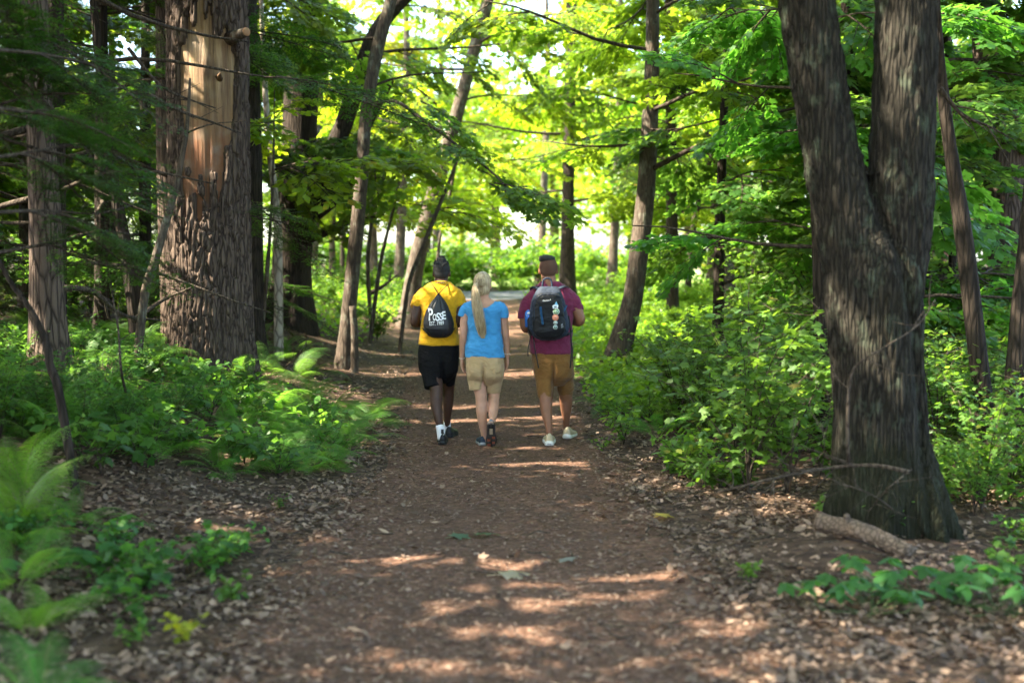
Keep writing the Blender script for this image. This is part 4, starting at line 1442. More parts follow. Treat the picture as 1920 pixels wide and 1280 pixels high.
# leafy herbs among the ferns
HG = 'leafy herbs on the left bank'
for p in place(62, (-6, -0.8), (8.6, 13.5), lambda x, y: x < edge_l(y) - 0.15 - max(0, (10.3 - y)) * 0.9, 11):
    shrub('herb_plant', 'broad-leaved green herb growing among the ferns on the left bank', 'plant', p, HERBS[rng.integers(5)], rng, rng.uniform(0.7, 1.25), (0.9, 1.05, 0.95), HG)
for p in place(95, (0.8, 4.2), (9.2, 15), lambda x, y: x > edge_r(y) + 0.12 + max(0, 10.2 - y) * 0.5, 12):
    shrub('herb_plant', 'light green broad-leaved herb along the right path edge', 'plant', p, HERBS[rng.integers(5)], rng, rng.uniform(0.6, 1.15), (1.15, 1.15, 0.9), 'leafy herbs on the right path edge')
for k, (px, py, s, tint, lab) in enumerate([
        (60, 1040, 0.8, (.7, 1, 1.1), 'bluish green broad-leaved plant below the tall yellow-green fern'), (270, 1110, 0.75, (.75, 1, 1), 'low green broad-leaved plant spreading on the litter left of the path'),
        (400, 1080, 0.7, (.9, 1.05, .9), 'low plant with small leaves nearest the left edge of the mulch'), (440, 1130, 0.5, (1, 1, 0.8), 'small sprout on the litter left of the path sun streaks'),
        (340, 1210, 0.45, (2.6, 1.5, .5), 'yellowing plant with bright yellow leaves on the litter'), (240, 1215, 0.5, (.9, 1, .8), 'sprout next to the plant with yellow leaves'),
        (525, 955, 0.35, (.9, 1, .8), 'single tiny sprout on the leaf litter before the fern bank'), (1130, 850, 0.5, (1.3, 1.2, .8), 'yellow-green sprout beside the white shoes'),
        (1400, 1090, 0.4, (1.2, 1.2, .7), 'tiny pale sprout on the litter right of the path'), (1560, 985, 0.6, (1, 1, .8), 'green plant growing at the end of the fallen log')]):
    shrub('herb_plant', lab, 'plant', on_ground(px, py), HERBS[k % 5], rng, s, tint)


for p in place(16, (-2.9, -1.2), (5.6, 7.6), lambda x, y: x < edge_l(y) - 0.1 and x > -.4 * y - .2, 14):
    shrub('herb_plant', 'low broad-leaved herb scattered on the litter before the fern bank', 'plant', p, HERBS[rng.integers(5)], rng, rng.uniform(0.45, 0.85), (.75, 1, .95), 'herbs on the litter before the fern bank')
for p in place(14, (1.7, 3.6), (6.4, 8.6), lambda x, y: x > .25 * y and not (y < 7.9 and x < 2.7), 15):
    shrub('herb_plant', 'small herb growing round the foot of the twin-stemmed tree', 'plant', p, HERBS[rng.integers(5)], rng, rng.uniform(0.5, 1.0), (.9, 1, .9), 'herbs at the foot of the twin-stemmed tree')


# trailing creeper with large leaves at the right
def creeper(px, py, n, seed, label, spread=0.8, size=0.105):
    r = np.random.default_rng(seed)
    p = on_ground(px, py)
    t = thing('creeper_plant', label, 'plant', p)
    m = MB()
    lm = MB(); leaves(lm, OVATE, [(0, 0, 0)], [(1, 0, 0)], [(0, 0, 1)], 1.0, 0.5)
    me = bpy.data.meshes.get('creeper_leaf') or lm.mesh('creeper_leaf', HERB)
    for i in range(n):
        a = r.random() * 6.28
        d = spread * r.random() ** 0.6
        x, y = math.cos(a) * d * 1.3, math.sin(a) * d * 0.7
        z0 = gz(p.x + x, p.y + y) - p.z
        top = np.array([x, y, z0 + r.uniform(0.07, 0.24)])
        add_tube(m, catmull([(0, 0, 0), (x * .5, y * .5, z0 * .5 + 0.02), (x * .92, y * .92, z0 + 0.05), top], 8), np.linspace(.004, .002, 8), 4, False)
        a0 = r.random() * 6.28
        for q in range(5):
            aa = a0 + (q - 2) * 0.95
            o = ob('leaf', me, t, top, orient(aa, r.normal(0.3, 0.15), r.normal(0, .2)), size * (1.15 - 0.17 * abs(q - 2)) * r.uniform(.85, 1.1))
            v = r.uniform(.8, 1.2); o.color = (.65 * v, .95 * v, 1.15 * v, 1)
    m.obj('stems', plain('green_stem', (0.08, 0.12, 0.04), 0.6), t)


creeper(1750, 1125, 30, 1, 'low creeper with large five-part leaves at the right path side', 0.62)
creeper(1880, 1150, 16, 2, 'clump of five-part creeper leaves past the fallen log', 0.4)
creeper(1620, 1150, 9, 3, 'few five-part creeper leaves reaching towards the path', 0.3)
creeper(90, 1080, 9, 4, 'five-part creeper leaves under the tall yellow-green fern', 0.4, 0.12)

# shrubs at the right
for p in place(28, (1.5, 4.6), (9.6, 15), lambda x, y: x > edge_r(y) + 0.75 and not (abs(x - 2.4) < 0.55 and y < 8.9), 21):
    shrub('shrub', 'dense green shrub in the thicket between path and twin-stemmed tree', 'shrub', p, SHRUB[rng.integers(4)], rng, rng.uniform(0.6, 1.05), (1.15, 1.12, .95), 'shrubs in the right-hand thicket')
for p in place(34, (2.2, 9), (15, 24), lambda x, y: x > edge_r(y) + 2.2 + (y - 15) * .14, 22):
    shrub('shrub', 'leafy shrub in the woods beyond the right-hand thicket', 'shrub', p, SHRUB[rng.integers(4)], rng, rng.uniform(0.9, 1.4), (1.25, 1.2, .95), 'shrubs beyond the thicket')
for p in place(26, (3.0, 6.5), (8.6, 13.5), lambda x, y: x > 0.31 * y, 23):
    shrub('shrub', 'shrub in the undergrowth behind the twin-stemmed tree', 'shrub', p, SHRUB[rng.integers(4)], rng, rng.uniform(0.4, 0.8), (1.0, 1.05, .9), 'shrubs behind the twin-stemmed tree')
# shrubs at the left
for p in place(26, (-12, -3.2), (15, 26), lambda x, y: x < edge_l(y) - 1.9, 24):
    shrub('shrub', 'shaded shrub under the trees behind the pine', 'shrub', p, SHRUB[rng.integers(4)], rng, rng.uniform(0.5, 1.0), (0.9, 1.0, .9), 'shrubs behind the pine')
for p in place(16, (-7, -2.4), (8.5, 12), lambda x, y: x < edge_l(y) - 1.6, 25):
    shrub('shrub', 'low dark shrub among the ferns left of the big pine', 'shrub', p, SHRUB[rng.integers(4)], rng, rng.uniform(0.3, 0.5), (0.8, .95, .95), 'low shrubs left of the pine')
# bright verge and hedge at the far end
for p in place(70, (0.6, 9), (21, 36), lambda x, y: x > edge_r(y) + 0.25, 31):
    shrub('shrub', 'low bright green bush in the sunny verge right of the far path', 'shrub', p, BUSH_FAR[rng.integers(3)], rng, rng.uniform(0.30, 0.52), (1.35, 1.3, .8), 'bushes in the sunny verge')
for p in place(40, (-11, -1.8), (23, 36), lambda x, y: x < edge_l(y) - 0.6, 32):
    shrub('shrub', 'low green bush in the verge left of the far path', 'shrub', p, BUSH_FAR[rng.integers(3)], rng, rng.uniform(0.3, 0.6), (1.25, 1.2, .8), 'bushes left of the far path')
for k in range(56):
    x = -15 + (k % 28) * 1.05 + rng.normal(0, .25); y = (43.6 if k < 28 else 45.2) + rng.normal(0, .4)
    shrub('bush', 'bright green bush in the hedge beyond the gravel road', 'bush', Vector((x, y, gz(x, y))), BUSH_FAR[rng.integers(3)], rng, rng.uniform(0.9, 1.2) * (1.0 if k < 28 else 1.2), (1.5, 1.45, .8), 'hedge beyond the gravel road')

for k in range(36):
    x = -15 + k * .85 + rng.normal(0, .2); y = 42.7 + rng.normal(0, .15)
    shrub('bush', 'small bright green bush at the foot of the hedge beside the gravel road', 'bush', Vector((x, y, gz(x, y) - .25)), BUSH_FAR[rng.integers(3)], rng, rng.uniform(0.55, 0.75), (1.5, 1.45, .8), 'low bushes before the hedge')

# grass and low cover of the verge: beyond counting
mb = MB()
r = np.random.default_rng(41)
n = 60000
y = r.uniform(14, 37, n); side = r.random(n) < 0.68
x = np.where(side, path_x(y) + path_w(y) + 0.1 + r.gamma(1.6, 2.2, n), path_x(y) - path_w(y) - 0.9 - r.gamma(1.4, 3.0, n))
k = np.where(side, True, y > 22)
x, y = x[k], y[k]; n = len(x)
P = np.stack([x, y, terrain(x, y) + r.uniform(0.0, 0.28, n)], -1)
az = r.random(n) * 6.28
leaves(mb, KITE, P, np.stack([np.cos(az), np.sin(az), r.normal(.35, .5, n)], -1), np.stack([r.normal(0, .5, n), r.normal(0, .5, n), np.ones(n)], -1), r.uniform(.06, .13, n), r.random(n))
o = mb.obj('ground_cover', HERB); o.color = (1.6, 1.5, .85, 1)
tag(o, 'bright green low ground cover in the verges of the far path', 'ground cover', kind='stuff')

# ------------------------------------------------------------------ log, fallen branch, twigs
A = np.array(pix(1538, 965, 7.65)); B = np.array(pix(1705, 1046, 7.15))
A[2] = gz(A[0], A[1]) + .085; B[2] = gz(B[0], B[1]) + .05
n = 26
P = catmull([A, (A + B) / 2 + [0, 0, 0.03], B], n)
rr = np.linspace(.056, .046, n) * (1 + 0.12 * (fbm(np.stack([np.arange(n) * .6, 0 * np.arange(n), 0 * np.arange(n)], -1), 3, 3) - .5))
th = np.linspace(0, 2 * math.pi, 20, endpoint=False)
q = np.stack([np.cos(th)[None] * 1.2 + 0 * rr[:, None], np.sin(th)[None] * 1.2 + 0 * rr[:, None], np.arange(n)[:, None] * .35 + 0 * th[None]], -1)
rr = rr[:, None] * (1 + .45 * (fbm(q * 1.6, 4, 12) - .5))
m = MB(); add_tube(m, P - A, rr, 20)
kn = P[8] - A; add_tube(m, [kn, kn + np.array([-.02, -.05, .085])], [.03, .018], 8)
lg = m.obj('fallen_log', bark_mat('log_wood', (0.05, 0.036, 0.026), (0.17, 0.122, 0.088), 1.0, 30, 0.4), None, A)
tag(lg, 'short weathered brown log lying below the twin-stemmed tree', 'log')


def stick(name, label, rows, r0, twigs, seed, group=None):
    r = np.random.default_rng(seed)
    pts = []
    for px, py, h in rows:
        g = on_ground(px, py) if h is None else pix(px, py, h)
        pts.append(np.array(g) + ([0, 0, 0.03] if h is None else 0))
    P = catmull(pts, 26)
    o = pts[0]
    m = MB(); add_tube(m, P - o, np.linspace(r0, r0 * .25, 26), 6)
    for i in range(twigs):
        j = r.integers(6, 24)
        d = P[min(j + 1, 25)] - P[j - 1]; d /= np.linalg.norm(d)
        d = d + r.normal(0, .6, 3); l = r.uniform(.15, .45)
        q = P[j]; e = q + d / np.linalg.norm(d) * l
        e[2] = max(e[2], gz(e[0], e[1]) + .02)
        add_tube(m, catmull([q, (q + e) / 2 + r.normal(0, .03, 3), e], 5) - o, np.linspace(r0 * .4, r0 * .12, 5), 4, False)
    return tag(m.obj(name, TWIG, None, o), label, 'branch', group)


stick('fallen_branch', 'long curved fallen branch lying before the twin-stemmed tree', [(1705, 884, 7.6), (1640, 872, 7.7), (1560, 876, 7.8), (1480, 890, 7.7), (1400, 908, 7.75), (1330, 935, None), (1260, 958, None)], 0.014, 14, 1)
stick('fallen_branch', 'thin twiggy branch on the litter at the right path edge', [(1420, 905, None), (1330, 925, None), (1240, 940, None), (1180, 925, None)], 0.009, 16, 2)
stick('dead_vine', 'bare vine stem climbing slantwise across the twin-stemmed tree', [(1590, 870, 7.75), (1590, 760, 7.7), (1602, 690, 7.7), (1660, 650, 7.7), (1720, 610, 7.8), (1755, 560, 8.0)], 0.012, 6, 3)
stick('fallen_branch', 'sunlit fallen branch lying in the shaded woods left of the pine', [(90, 540, 11.5), (170, 545, 12), (230, 590, 12.5), (300, 600, 13)], 0.035, 6, 4)
stick('fallen_branch', 'dead leaning branch among trunks left of the pine', [(250, 600, 13), (310, 560, 13.5), (360, 540, 13.2)], 0.03, 3, 6)
stick('fallen_branch', 'pale fallen pole slanting in the woods left of the path end', [(690, 552, 25), (720, 535, 25), (745, 515, 25.5)], 0.06, 2, 7)
stick('dead_sapling', 'thin dark bare sapling standing among the ferns before the pine', [(243, 765, None), (228, 700, 9.6), (222, 620, 9.7), (212, 560, 9.8), (200, 480, 9.9)], 0.012, 6, 8)
stick('dead_sapling', 'thin bare twig leaning out of the fern bank towards the path', [(535, 690, None), (560, 665, 12.5), (580, 630, 12.6)], 0.008, 4, 9)
for k, rows in enumerate([[(1480, 930, None), (1485, 850, 7.8), (1490, 770, 7.8)], [(1530, 930, None), (1545, 850, 7.7), (1540, 790, 7.7)], [(1700, 985, None), (1640, 930, 7.4), (1560, 900, 7.3)], [(1620, 980, None), (1660, 920, 7.5), (1710, 880, 7.6)]]):
    stick('dead_stalk', 'bare thin dead stalk standing about the foot of the twin-stemmed tree', rows, 0.006, 8, 20 + k, 'dead stalks by the twin-stemmed tree')
# crooked broken limb on the trunk behind the twin-stemmed tree
stick('broken_branch', 'crooked broken bough with a knob caught behind the twin-stemmed tree', [(1762, 165, 10.4), (1785, 195, 10.4), (1810, 220, 10.4), (1850, 235, 10.4), (1900, 262, 10.4)], 0.022, 6, 30)

# ------------------------------------------------------------------ people
def super_ring(c, rx, ry, k=28, e=2.4):
    a = np.linspace(0, 2 * math.pi, k, endpoint=False)
    ca, sa = np.cos(a), np.sin(a)
    return np.stack([c[0] + rx * np.sign(ca) * np.abs(ca) ** (2 / e), c[1] + ry * np.sign(sa) * np.abs(sa) ** (2 / e), np.full(k, c[2])], -1)


def loft(mb, rings, mat=0):
    """closed skin over rings of equal count"""
    k = len(rings[0]); n = len(rings)
    V = np.concatenate(rings)
    i = np.arange(n - 1)[:, None] * k
    j = np.arange(k)[None]; j2 = (j + 1) % k
    F = np.stack([i + j, i + j2, i + k + j2, i + k + j], -1).reshape(-1, 4)
    b = mb.n
    mb.add(np.vstack([V, rings[0].mean(0)[None], rings[-1].mean(0)[None]]), F, mat)
    c0, c1 = n * k, n * k + 1
    T = np.concatenate([np.stack([np.full(k, c0), j2[0], j[0]], -1), np.stack([np.full(k, c1), (n - 1) * k + j[0], (n - 1) * k + j2[0]], -1)])
    mb.F.append((T + b, mat, True))


class Person:
    """traces a person from pixels; D is the distance of the plane y = 0, and everything is built relative to the foot point"""
    def __init__(s, label, px, py, group=None):
        g = on_ground(px, py)
        s.D = g.y
        s.base = Vector((g.x, g.y, gz(g.x, g.y) + 0.008))
        s.t = thing('person', label, 'person', s.base, group)

    def P(s, px, py, y=0.0):
        return np.array(pix(px, py, s.D + y) - s.base)

    def w(s, dpx, y=0.0):
        return dpx * (s.D + y) / FPX

    def torso(s, mb, rows, yc, grow=0.0, e=2.5, n=30):
        """rows of (py, left px, right px, half depth m)"""
        rows = np.array(rows, float)
        order = np.argsort(-rows[:, 0])
        rows = rows[order]
        f = np.linspace(0, 1, n); g = np.linspace(0, 1, len(rows))
        R_ = np.stack([np.interp(f, g, rows[:, c]) for c in range(4)], -1)
        rings = []
        for py, l, r, d in R_:
            c = s.P((l + r) / 2, py, yc)
            rings.append(super_ring(c, s.w((r - l) / 2, yc) + grow, d + grow, 28, e))
        loft(mb, rings)

    def limb(s, mb, rows, n=18, k=16, grow=0.0, flat=1.0):
        """rows of (px, py, y, half width px)"""
        P = catmull([s.P(a, b, y) for a, b, y, _ in rows], n)
        r = np.interp(np.linspace(0, 1, n), np.linspace(0, 1, len(rows)), [s.w(h, y) for _, _, y, h in rows]) + grow
        add_tube(mb, P, r, k)

    def part(s, mb, name, m, voxel=0.008, smooth=3, wrinkle=0.0, wscale=(9, 9, 16), seed=0, cut=None, parent=None, label=None, dent=None):
        V, N_, F = fuse(mb, voxel, smooth)
        if wrinkle:
            q = V * np.array(wscale)
            w = fbm(q + 3 * fbm(V * 4, 2, seed)[:, None], 3, seed) - 0.5
            V = V + N_ * (w * 2 * wrinkle)[:, None]
        if dent:                                              # a crease down the seat: (px, py top, py bottom, width px, depth m)
            px, p0, p1, wd, dp = dent
            xc, za, zb = s.P(px, p0)[0], s.P(px, p0)[2], s.P(px, p1)[2]
            g = np.exp(-((V[:, 0] - xc) / s.w(wd)) ** 2) * sstep(za, zb, V[:, 2]) * (N_[:, 1] < .2)
            V = V + np.stack([0 * g, g * dp, 0 * g], -1)
        if cut is not None:
            F = F[~cut(V[F].mean(1))]
            used, inv = np.unique(F, return_inverse=True)
            V, F = V[used], inv.reshape(-1, 4)
        o = MB().add(V, F).obj(name, m, parent or s.t)
        if label: o['label'] = label
        return o


def head(s, mb, px, top, chin, hw, y, turn=0.0, neck=None):
    """a skull with jaw, nose, brow and ears facing away from the camera (turn: towards +x)"""
    c = s.P(px, (top + chin) / 2, y)
    H = s.w(chin - top, y) / 2
    W = s.w(hw, y)
    rot = Matrix.Rotation(-turn, 3, 'Z')
    R3 = np.array(rot)
    add_ball(mb, c + np.array([0, 0, H * 0.22]), (W, W * 1.22, H * 0.78), 0, 20, 14, rot=R3)
    add_ball(mb, c + R3 @ np.array([0, W * 0.22, -H * 0.30]), (W * 0.80, W * 0.90, H * 0.66), 0, 18, 12, rot=R3)
    add_ball(mb, c + R3 @ np.array([0, W * 0.85, -H * 0.78]), (W * 0.36, W * 0.30, H * 0.20), 0, 12, 8, rot=R3)       # chin
    add_tube(mb, [c + R3 @ np.array([0, W * 1.08, H * 0.12]), c + R3 @ np.array([0, W * 1.30, -H * 0.16]), c + R3 @ np.array([0, W * 1.36, -H * 0.24])], [W * .12, W * .16, W * .18], 10)   # nose
    add_tube(mb, [c + R3 @ np.array([-W * .3, W * 1.05, -H * .50]), c + R3 @ np.array([0, W * 1.17, -H * .49]), c + R3 @ np.array([W * .3, W * 1.05, -H * .50])], [W * .08, W * .12, W * .08], 8)   # lips
    add_tube(mb, [c + R3 @ np.array([-W * .62, W * .92, H * .16]), c + R3 @ np.array([0, W * 1.14, H * .18]), c + R3 @ np.array([W * .62, W * .92, H * .16])], [W * .10, W * .13, W * .10], 8)   # brow
    for sd in (-1, 1):
        add_ball(mb, c + R3 @ np.array([sd * W * 1.0, W * 0.10, -H * 0.06]), (W * .10, W * .24, H * .25), 0, 10, 8, rot=R3)
    return c, H, W, R3


def eyes(s, c, H, W, R3):
    for sd in (-1, 1):
        m = MB(); add_ball(m, c + R3 @ np.array([sd * W * .38, W * 1.02, H * .03]), W * .13, 0, 10, 7)
        m.obj('eye', plain('eye_white', (0.6, 0.58, 0.55), 0.3), s.t)


def hand(s, mb, w, d, side, up, size=0.18, curl=0.5):
    """palm and five fingers from wrist w along d; side points to the thumb, up is the back of the hand"""
    w, d, side, up = (np.array(v, float) for v in (w, d, side, up))
    d /= np.linalg.norm(d); side /= np.linalg.norm(side); up /= np.linalg.norm(up)
    R3 = np.stack([side, d, up], 1)
    add_ball(mb, w + d * size * .26, (size * .22, size * .32, size * .10), 0, 14, 10, rot=R3)
    for i, (o, l) in enumerate(((.15, .40), (.05, .45), (-.05, .42), (-.14, .33))):
        p = w + d * size * .46 + side * o * size
        pts = [p - d * size * .1]
        a = 0.15
        for q in range(3):
            p = p + (d * math.cos(a) - up * math.sin(a)) * size * l * (.45, .32, .25)[q]
            pts.append(p); a += curl * (.8 + .15 * i)
        add_tube(mb, pts, np.array([.050, .048, .043, .034]) * size * 1.05, 8)
    p = w + d * size * .12 + side * size * .15
    add_tube(mb, [p, p + (side * .8 + d * .7) * size * .18, p + (side * .55 + d * 1.25 - up * .2) * size * .28], np.array([.065, .055, .042]) * size, 8)


def shoe(s, heel, yaw=0.0, pitch=0.0, L=0.29, W=0.052, H=0.095, up=None, so=None, extra=None, lace=None, sole_h=0.03):
    """shoe > sole; heel is the bottom of the heel, +y is forward"""
    M = np.array(Matrix.Rotation(-yaw, 3, 'Z') @ Matrix.Rotation(pitch, 3, 'X'))
    ts = np.linspace(0, 1, 18)
    hw = np.interp(ts, [0, .06, .2, .42, .68, .86, .96, 1], [.42, .66, .72, .70, 1.0, .88, .52, .16]) * W
    ht = np.interp(ts, [0, .06, .22, .36, .5, .7, .9, 1], [.72, .95, 1.0, .95, .78, .60, .46, .26]) * H
    spring = np.interp(ts, [0, .1, .7, 1], [.008, 0, 0, .022])
    rings = []
    for t, w, h, z in zip(ts, hw, ht, spring):
        a = np.linspace(0, 2 * math.pi, 20, endpoint=False)
        zz = np.where(np.sin(a) < 0, np.sin(a) * .012, np.abs(np.sin(a)) ** .8 * (h - sole_h)) + sole_h + z
        narrow = 1 - 0.30 * np.clip(np.sin(a), 0, 1)
        rings.append(np.stack([np.cos(a) * w * narrow, np.full(20, t * L), zz], -1))
    m = MB(); loft(m, [r @ M.T + heel for r in rings])
    o = m.obj('shoe', up, s.t)
    rings = []
    for t, w, z in zip(ts, hw, spring):
        a = np.linspace(0, 2 * math.pi, 20, endpoint=False)
        sa = np.sin(a); ca = np.cos(a)
        rings.append(np.stack([np.sign(ca) * np.abs(ca) ** .5 * (w + .004), np.full(20, t * (L + .006) - .003), z + sole_h * (.5 + .5 * np.sign(sa) * np.abs(sa) ** .5)], -1))
    m = MB(); loft(m, [r @ M.T + heel for r in rings])
    so_ = m.obj('sole', so, o)
    if extra is not None:
        for nm, c, sz, mt in extra:
            m = MB(); add_box(m, M @ np.array(c) + heel, sz, 0, M); m.obj(nm, mt, o)
    return o


def skin_mat(name, col):
    def b(nt, N, L):
        p = N('BsdfPrincipled', Roughness=0.5)
        p.inputs['Specular IOR Level'].default_value = 0.35
        p.inputs['Subsurface Weight'].default_value = 0.12
        p.inputs['Subsurface Radius'].default_value = (0.012, 0.005, 0.003)
        n = N('TexNoise', Scale=14.0, Detail=4.0)
        L(coords(N, L), n.inputs['Vector'])
        L(ramp(N, L, n.outputs[0], [(.3, tuple(c * .85 for c in col)), (.7, tuple(c * 1.12 for c in col))]), p.inputs['Base Color'])
        return p.outputs[0]
    return mat(name, b)


def cloth_mat(name, col, rough=0.85, sheen=0.12, bump=0.9):
    def b(nt, N, L):
        p = N('BsdfPrincipled', Roughness=rough)
        p.inputs['Specular IOR Level'].default_value = 0.15
        p.inputs['Sheen Weight'].default_value = sheen
        n = N('TexNoise', Scale=1.0, Detail=4.0, Distortion=1.2)
        L(coords(N, L, (11, 11, 17)), n.inputs['Vector'])
        L(ramp(N, L, n.outputs[0], [(.3, tuple(c * .88 for c in col)), (.7, tuple(min(1, c * 1.08) for c in col))]), p.inputs['Base Color'])
        w = N('TexNoise', Scale=260.0, Detail=1.0)
        L(coords(N, L), w.inputs['Vector'])
        h = mixc(N, L, 0.06, n.outputs[0], w.outputs[0])
        bm = N('Bump', Strength=bump, Distance=0.02)
        L(h, bm.inputs['Height']); L(bm.outputs[0], p.inputs['Normal'])
        return p.outputs[0]
    return mat(name, b)


def hair_mat(name, dark, light, sc=(60, 60, 6), rough=0.45):
    def b(nt, N, L):
        p = N('BsdfPrincipled', Roughness=rough)
        n = N('TexNoise', Scale=1.0, Detail=5.0)
        L(coords(N, L, sc), n.inputs['Vector'])
        L(ramp(N, L, n.outputs[0], [(.3, dark), (.7, light)]), p.inputs['Base Color'])
        bm = N('Bump', Strength=.5, Distance=.01)
        L(n.outputs[0], bm.inputs['Height']); L(bm.outputs[0], p.inputs['Normal'])
        return p.outputs[0]
    return mat(name, b)


BLACK_CLOTH = cloth_mat('black_cloth', (0.006, 0.006, 0.007), 0.85, 0.0)
WHITE = plain('white_sock', (0.75, 0.75, 0.78), 0.85, 0.2, 0.3)
BLACK_RUB = plain('black_rubber', (0.012, 0.012, 0.014), 0.6, 0.3)


def man_yellow():
    s = Person('man in yellow T-shirt and black shorts walking with a black drawstring bag', 829, 836)
    sk = skin_mat('dark_skin', (0.062, 0.028, 0.017))
    yc = 0.26
    b = MB()
    tor = [(646, 786, 860, .135), (625, 788, 858, .135), (600, 791, 857, .13), (575, 790, 858, .13), (558, 786, 862, .125), (548, 785, 863, .105), (540, 792, 858, .085), (534, 803, 848, .07), (529, 811, 842, .062)]
    s.torso(b, [(672, 790, 856, .12)] + tor, yc, -0.014)
    s.limb(b, [(827, 545, yc - .02, 13.5), (827, 530, yc, 12), (828, 515, yc + .02, 12)])
    hd = head(s, b, 828, 487, 538, 15.5, yc + .03)
    arms = []
    for sd, rows in ((-1, [(792, 552, yc, 10), (784, 575, yc - .01, 10.5), (779, 597, yc - .03, 9.5), (779, 606, yc - .01, 8.6), (790, 604, yc + .10, 8.2), (803, 596, yc + .21, 6.2)]),
                     (1, [(857, 552, yc, 10), (861, 575, yc - .01, 10.5), (860, 597, yc - .03, 9.5), (859, 606, yc - .01, 8.6), (850, 604, yc + .10, 8.2), (841, 596, yc + .21, 6.2)])):
        s.limb(b, rows, 24)
        w = s.P(803 if sd < 0 else 841, 596, yc + .21)
        hand(s, b, w, (-sd * .35, .45, .8), (-sd * .8, .2, -.3), (sd * .1, 1, -.4), 0.18, .7)
    # left leg (planted behind), right leg (forward)
    s.limb(b, [(808, 660, yc, 17), (812, 700, yc - .06, 16), (818, 728, yc - .10, 13), (818, 745, yc - .12, 12.4), (818.5, 760, yc - .15, 11.6), (821, 780, yc - .19, 9), (825, 798, yc - .21, 6.6), (827, 815, yc - .22, 6.4), (828, 828, yc - .22, 6)], 30)
    s.limb(b, [(840, 660, yc, 17), (842, 700, yc + .10, 14), (841, 725, yc + .16, 11), (841, 745, yc + .18, 10.4), (840, 762, yc + .19, 9.4), (839, 780, yc + .21, 6.8), (838, 800, yc + .25, 5.8), (838, 812, yc + .27, 5.4)], 30)
    s.part(b, 'body', sk, 0.008, 3)
    eyes(s, *hd)
    # T-shirt
    m = MB()
    s.torso(m, [(646, 785.5, 860.5, .15)] + tor[1:], yc, 0.008)
    s.limb(m, [(800, 548, yc, 13), (788, 560, yc, 13.5), (781, 574, yc, 12.5), (779.5, 577, yc - .005, 12.6)], 12)
    s.limb(m, [(849, 548, yc, 13), (859, 560, yc, 13.5), (860, 574, yc, 12), (860.5, 577, yc - .005, 12)], 12)
    s.part(m, 'shirt', cloth_mat('yellow_cotton', (0.62, 0.33, 0.012)), 0.008, 3, 0.018, (7, 7, 10), 3)
    cc = s.P(827, 530, yc); a = np.linspace(0, 2 * math.pi, 25)
    m = MB(); add_tube(m, np.stack([cc[0] + .083 * np.cos(a), cc[1] + .078 * np.sin(a), cc[2] - .006 - .02 * np.sin(a)], -1), .008, 8, False); m.obj('collar', cloth_mat('yellow_cotton', (0, 0, 0)), s.t)
    # shorts
    m = MB()
    s.torso(m, [(718, 812, 838, .05), (708, 797, 850, .10), (697, 786, 859, .14), (688, 784.5, 860, .15), (670, 783.5, 861, .158), (655, 784, 861, .15), (643, 786, 859, .142)], yc, 0.0)
    s.limb(m, [(806, 668, yc, 22), (808, 690, yc - .03, 21.5), (811, 710, yc - .06, 19), (813, 727, yc - .09, 17.6)], 14)
    s.limb(m, [(842, 668, yc, 19), (843, 690, yc + .06, 15.5), (842, 708, yc + .10, 12.5), (841, 720, yc + .13, 11.6)], 14)
    s.part(m, 'shorts', BLACK_CLOTH, 0.009, 8, 0.006, (8, 8, 9), 5, dent=(829, 655, 700, 3, .035))
    # hair: short twists gathered into a tuft on top
    c, H, W, R3 = hd
    m = MB()
    add_ball(m, c + np.array([0, -W * .08, H * .28]), (W * 1.04, W * 1.2, H * .70), 0, 22, 14)
    add_ball(m, c + np.array([W * .08, -W * .15, H * .98]), (W * .52, W * .52, H * .24), 0, 14, 10)
    add_ball(m, c + np.array([0, -W * .72, -H * .02]), (W * .84, W * .5, H * .46), 0, 16, 10)
    r = np.random.default_rng(4)
    for i in range(46):
        a = r.random() * 6.28; e = r.uniform(.15, 1.2)
        d = np.array([math.cos(a) * math.cos(e), math.sin(a) * math.cos(e), math.sin(e)])
        p = c + np.array([0, -W * .08, H * .34]) + d * np.array([W * 1.0, W * 1.15, H * .7])
        q = p + (np.array([0, 0, 1]) * .6 + d * .5) * r.uniform(.008, .024)
        add_tube(m, [p - d * .01, p, q], [.008, .008, .005], 6)
    for i in range(26):
        a = r.random() * 6.28
        p = c + np.array([.012 * math.cos(a), .012 * math.sin(a) - .01, H * 1.05])
        q = p + np.array([math.cos(a) * .022, math.sin(a) * .022, r.uniform(.02, .038)])
        add_tube(m, [p, (p + q) / 2 + [0, 0, .006], q], [.008, .007, .004], 6)
    s.part(m, 'hair', hair_mat('black_hair', (0.004, 0.004, 0.004), (0.012, 0.010, 0.009), (90, 90, 90), 0.8), 0.005, 1)
    # bead necklace
    m = MB()
    cc = s.P(827, 530.5, yc)
    for i in range(26):
        a = 2 * math.pi * i / 26
        add_ball(m, cc + np.array([.079 * math.cos(a), .075 * math.sin(a), -.012 - .02 * math.sin(a)]), .0068, 0, 7, 5)
    n_ = m.obj('necklace', plain('white_bead', (0.75, 0.70, 0.60), 0.4), s.t); n_['kind'] = 'stuff'
    # socks and shoes
    for rows in ([(824.5, 797, yc - .205, 7.8), (826, 806, yc - .215, 7.8), (828, 824, yc - .22, 7.6)], [(838, 789.5, yc + .235, 6.8), (838.3, 800, yc + .255, 6.8), (838.6, 812, yc + .27, 6.8)]):
        m = MB(); s.limb(m, rows, 8, 16); m.obj('sock', WHITE, s.t)
    ub = plain('black_shoe', (0.012, 0.012, 0.015), 0.5, 0.4, 0.4)
    sb = plain('black_sole', (0.018, 0.018, 0.02), 0.6, 0.3, 0.6)
    lg = plain('shoe_mark', (0.7, 0.7, 0.72), 0.5)
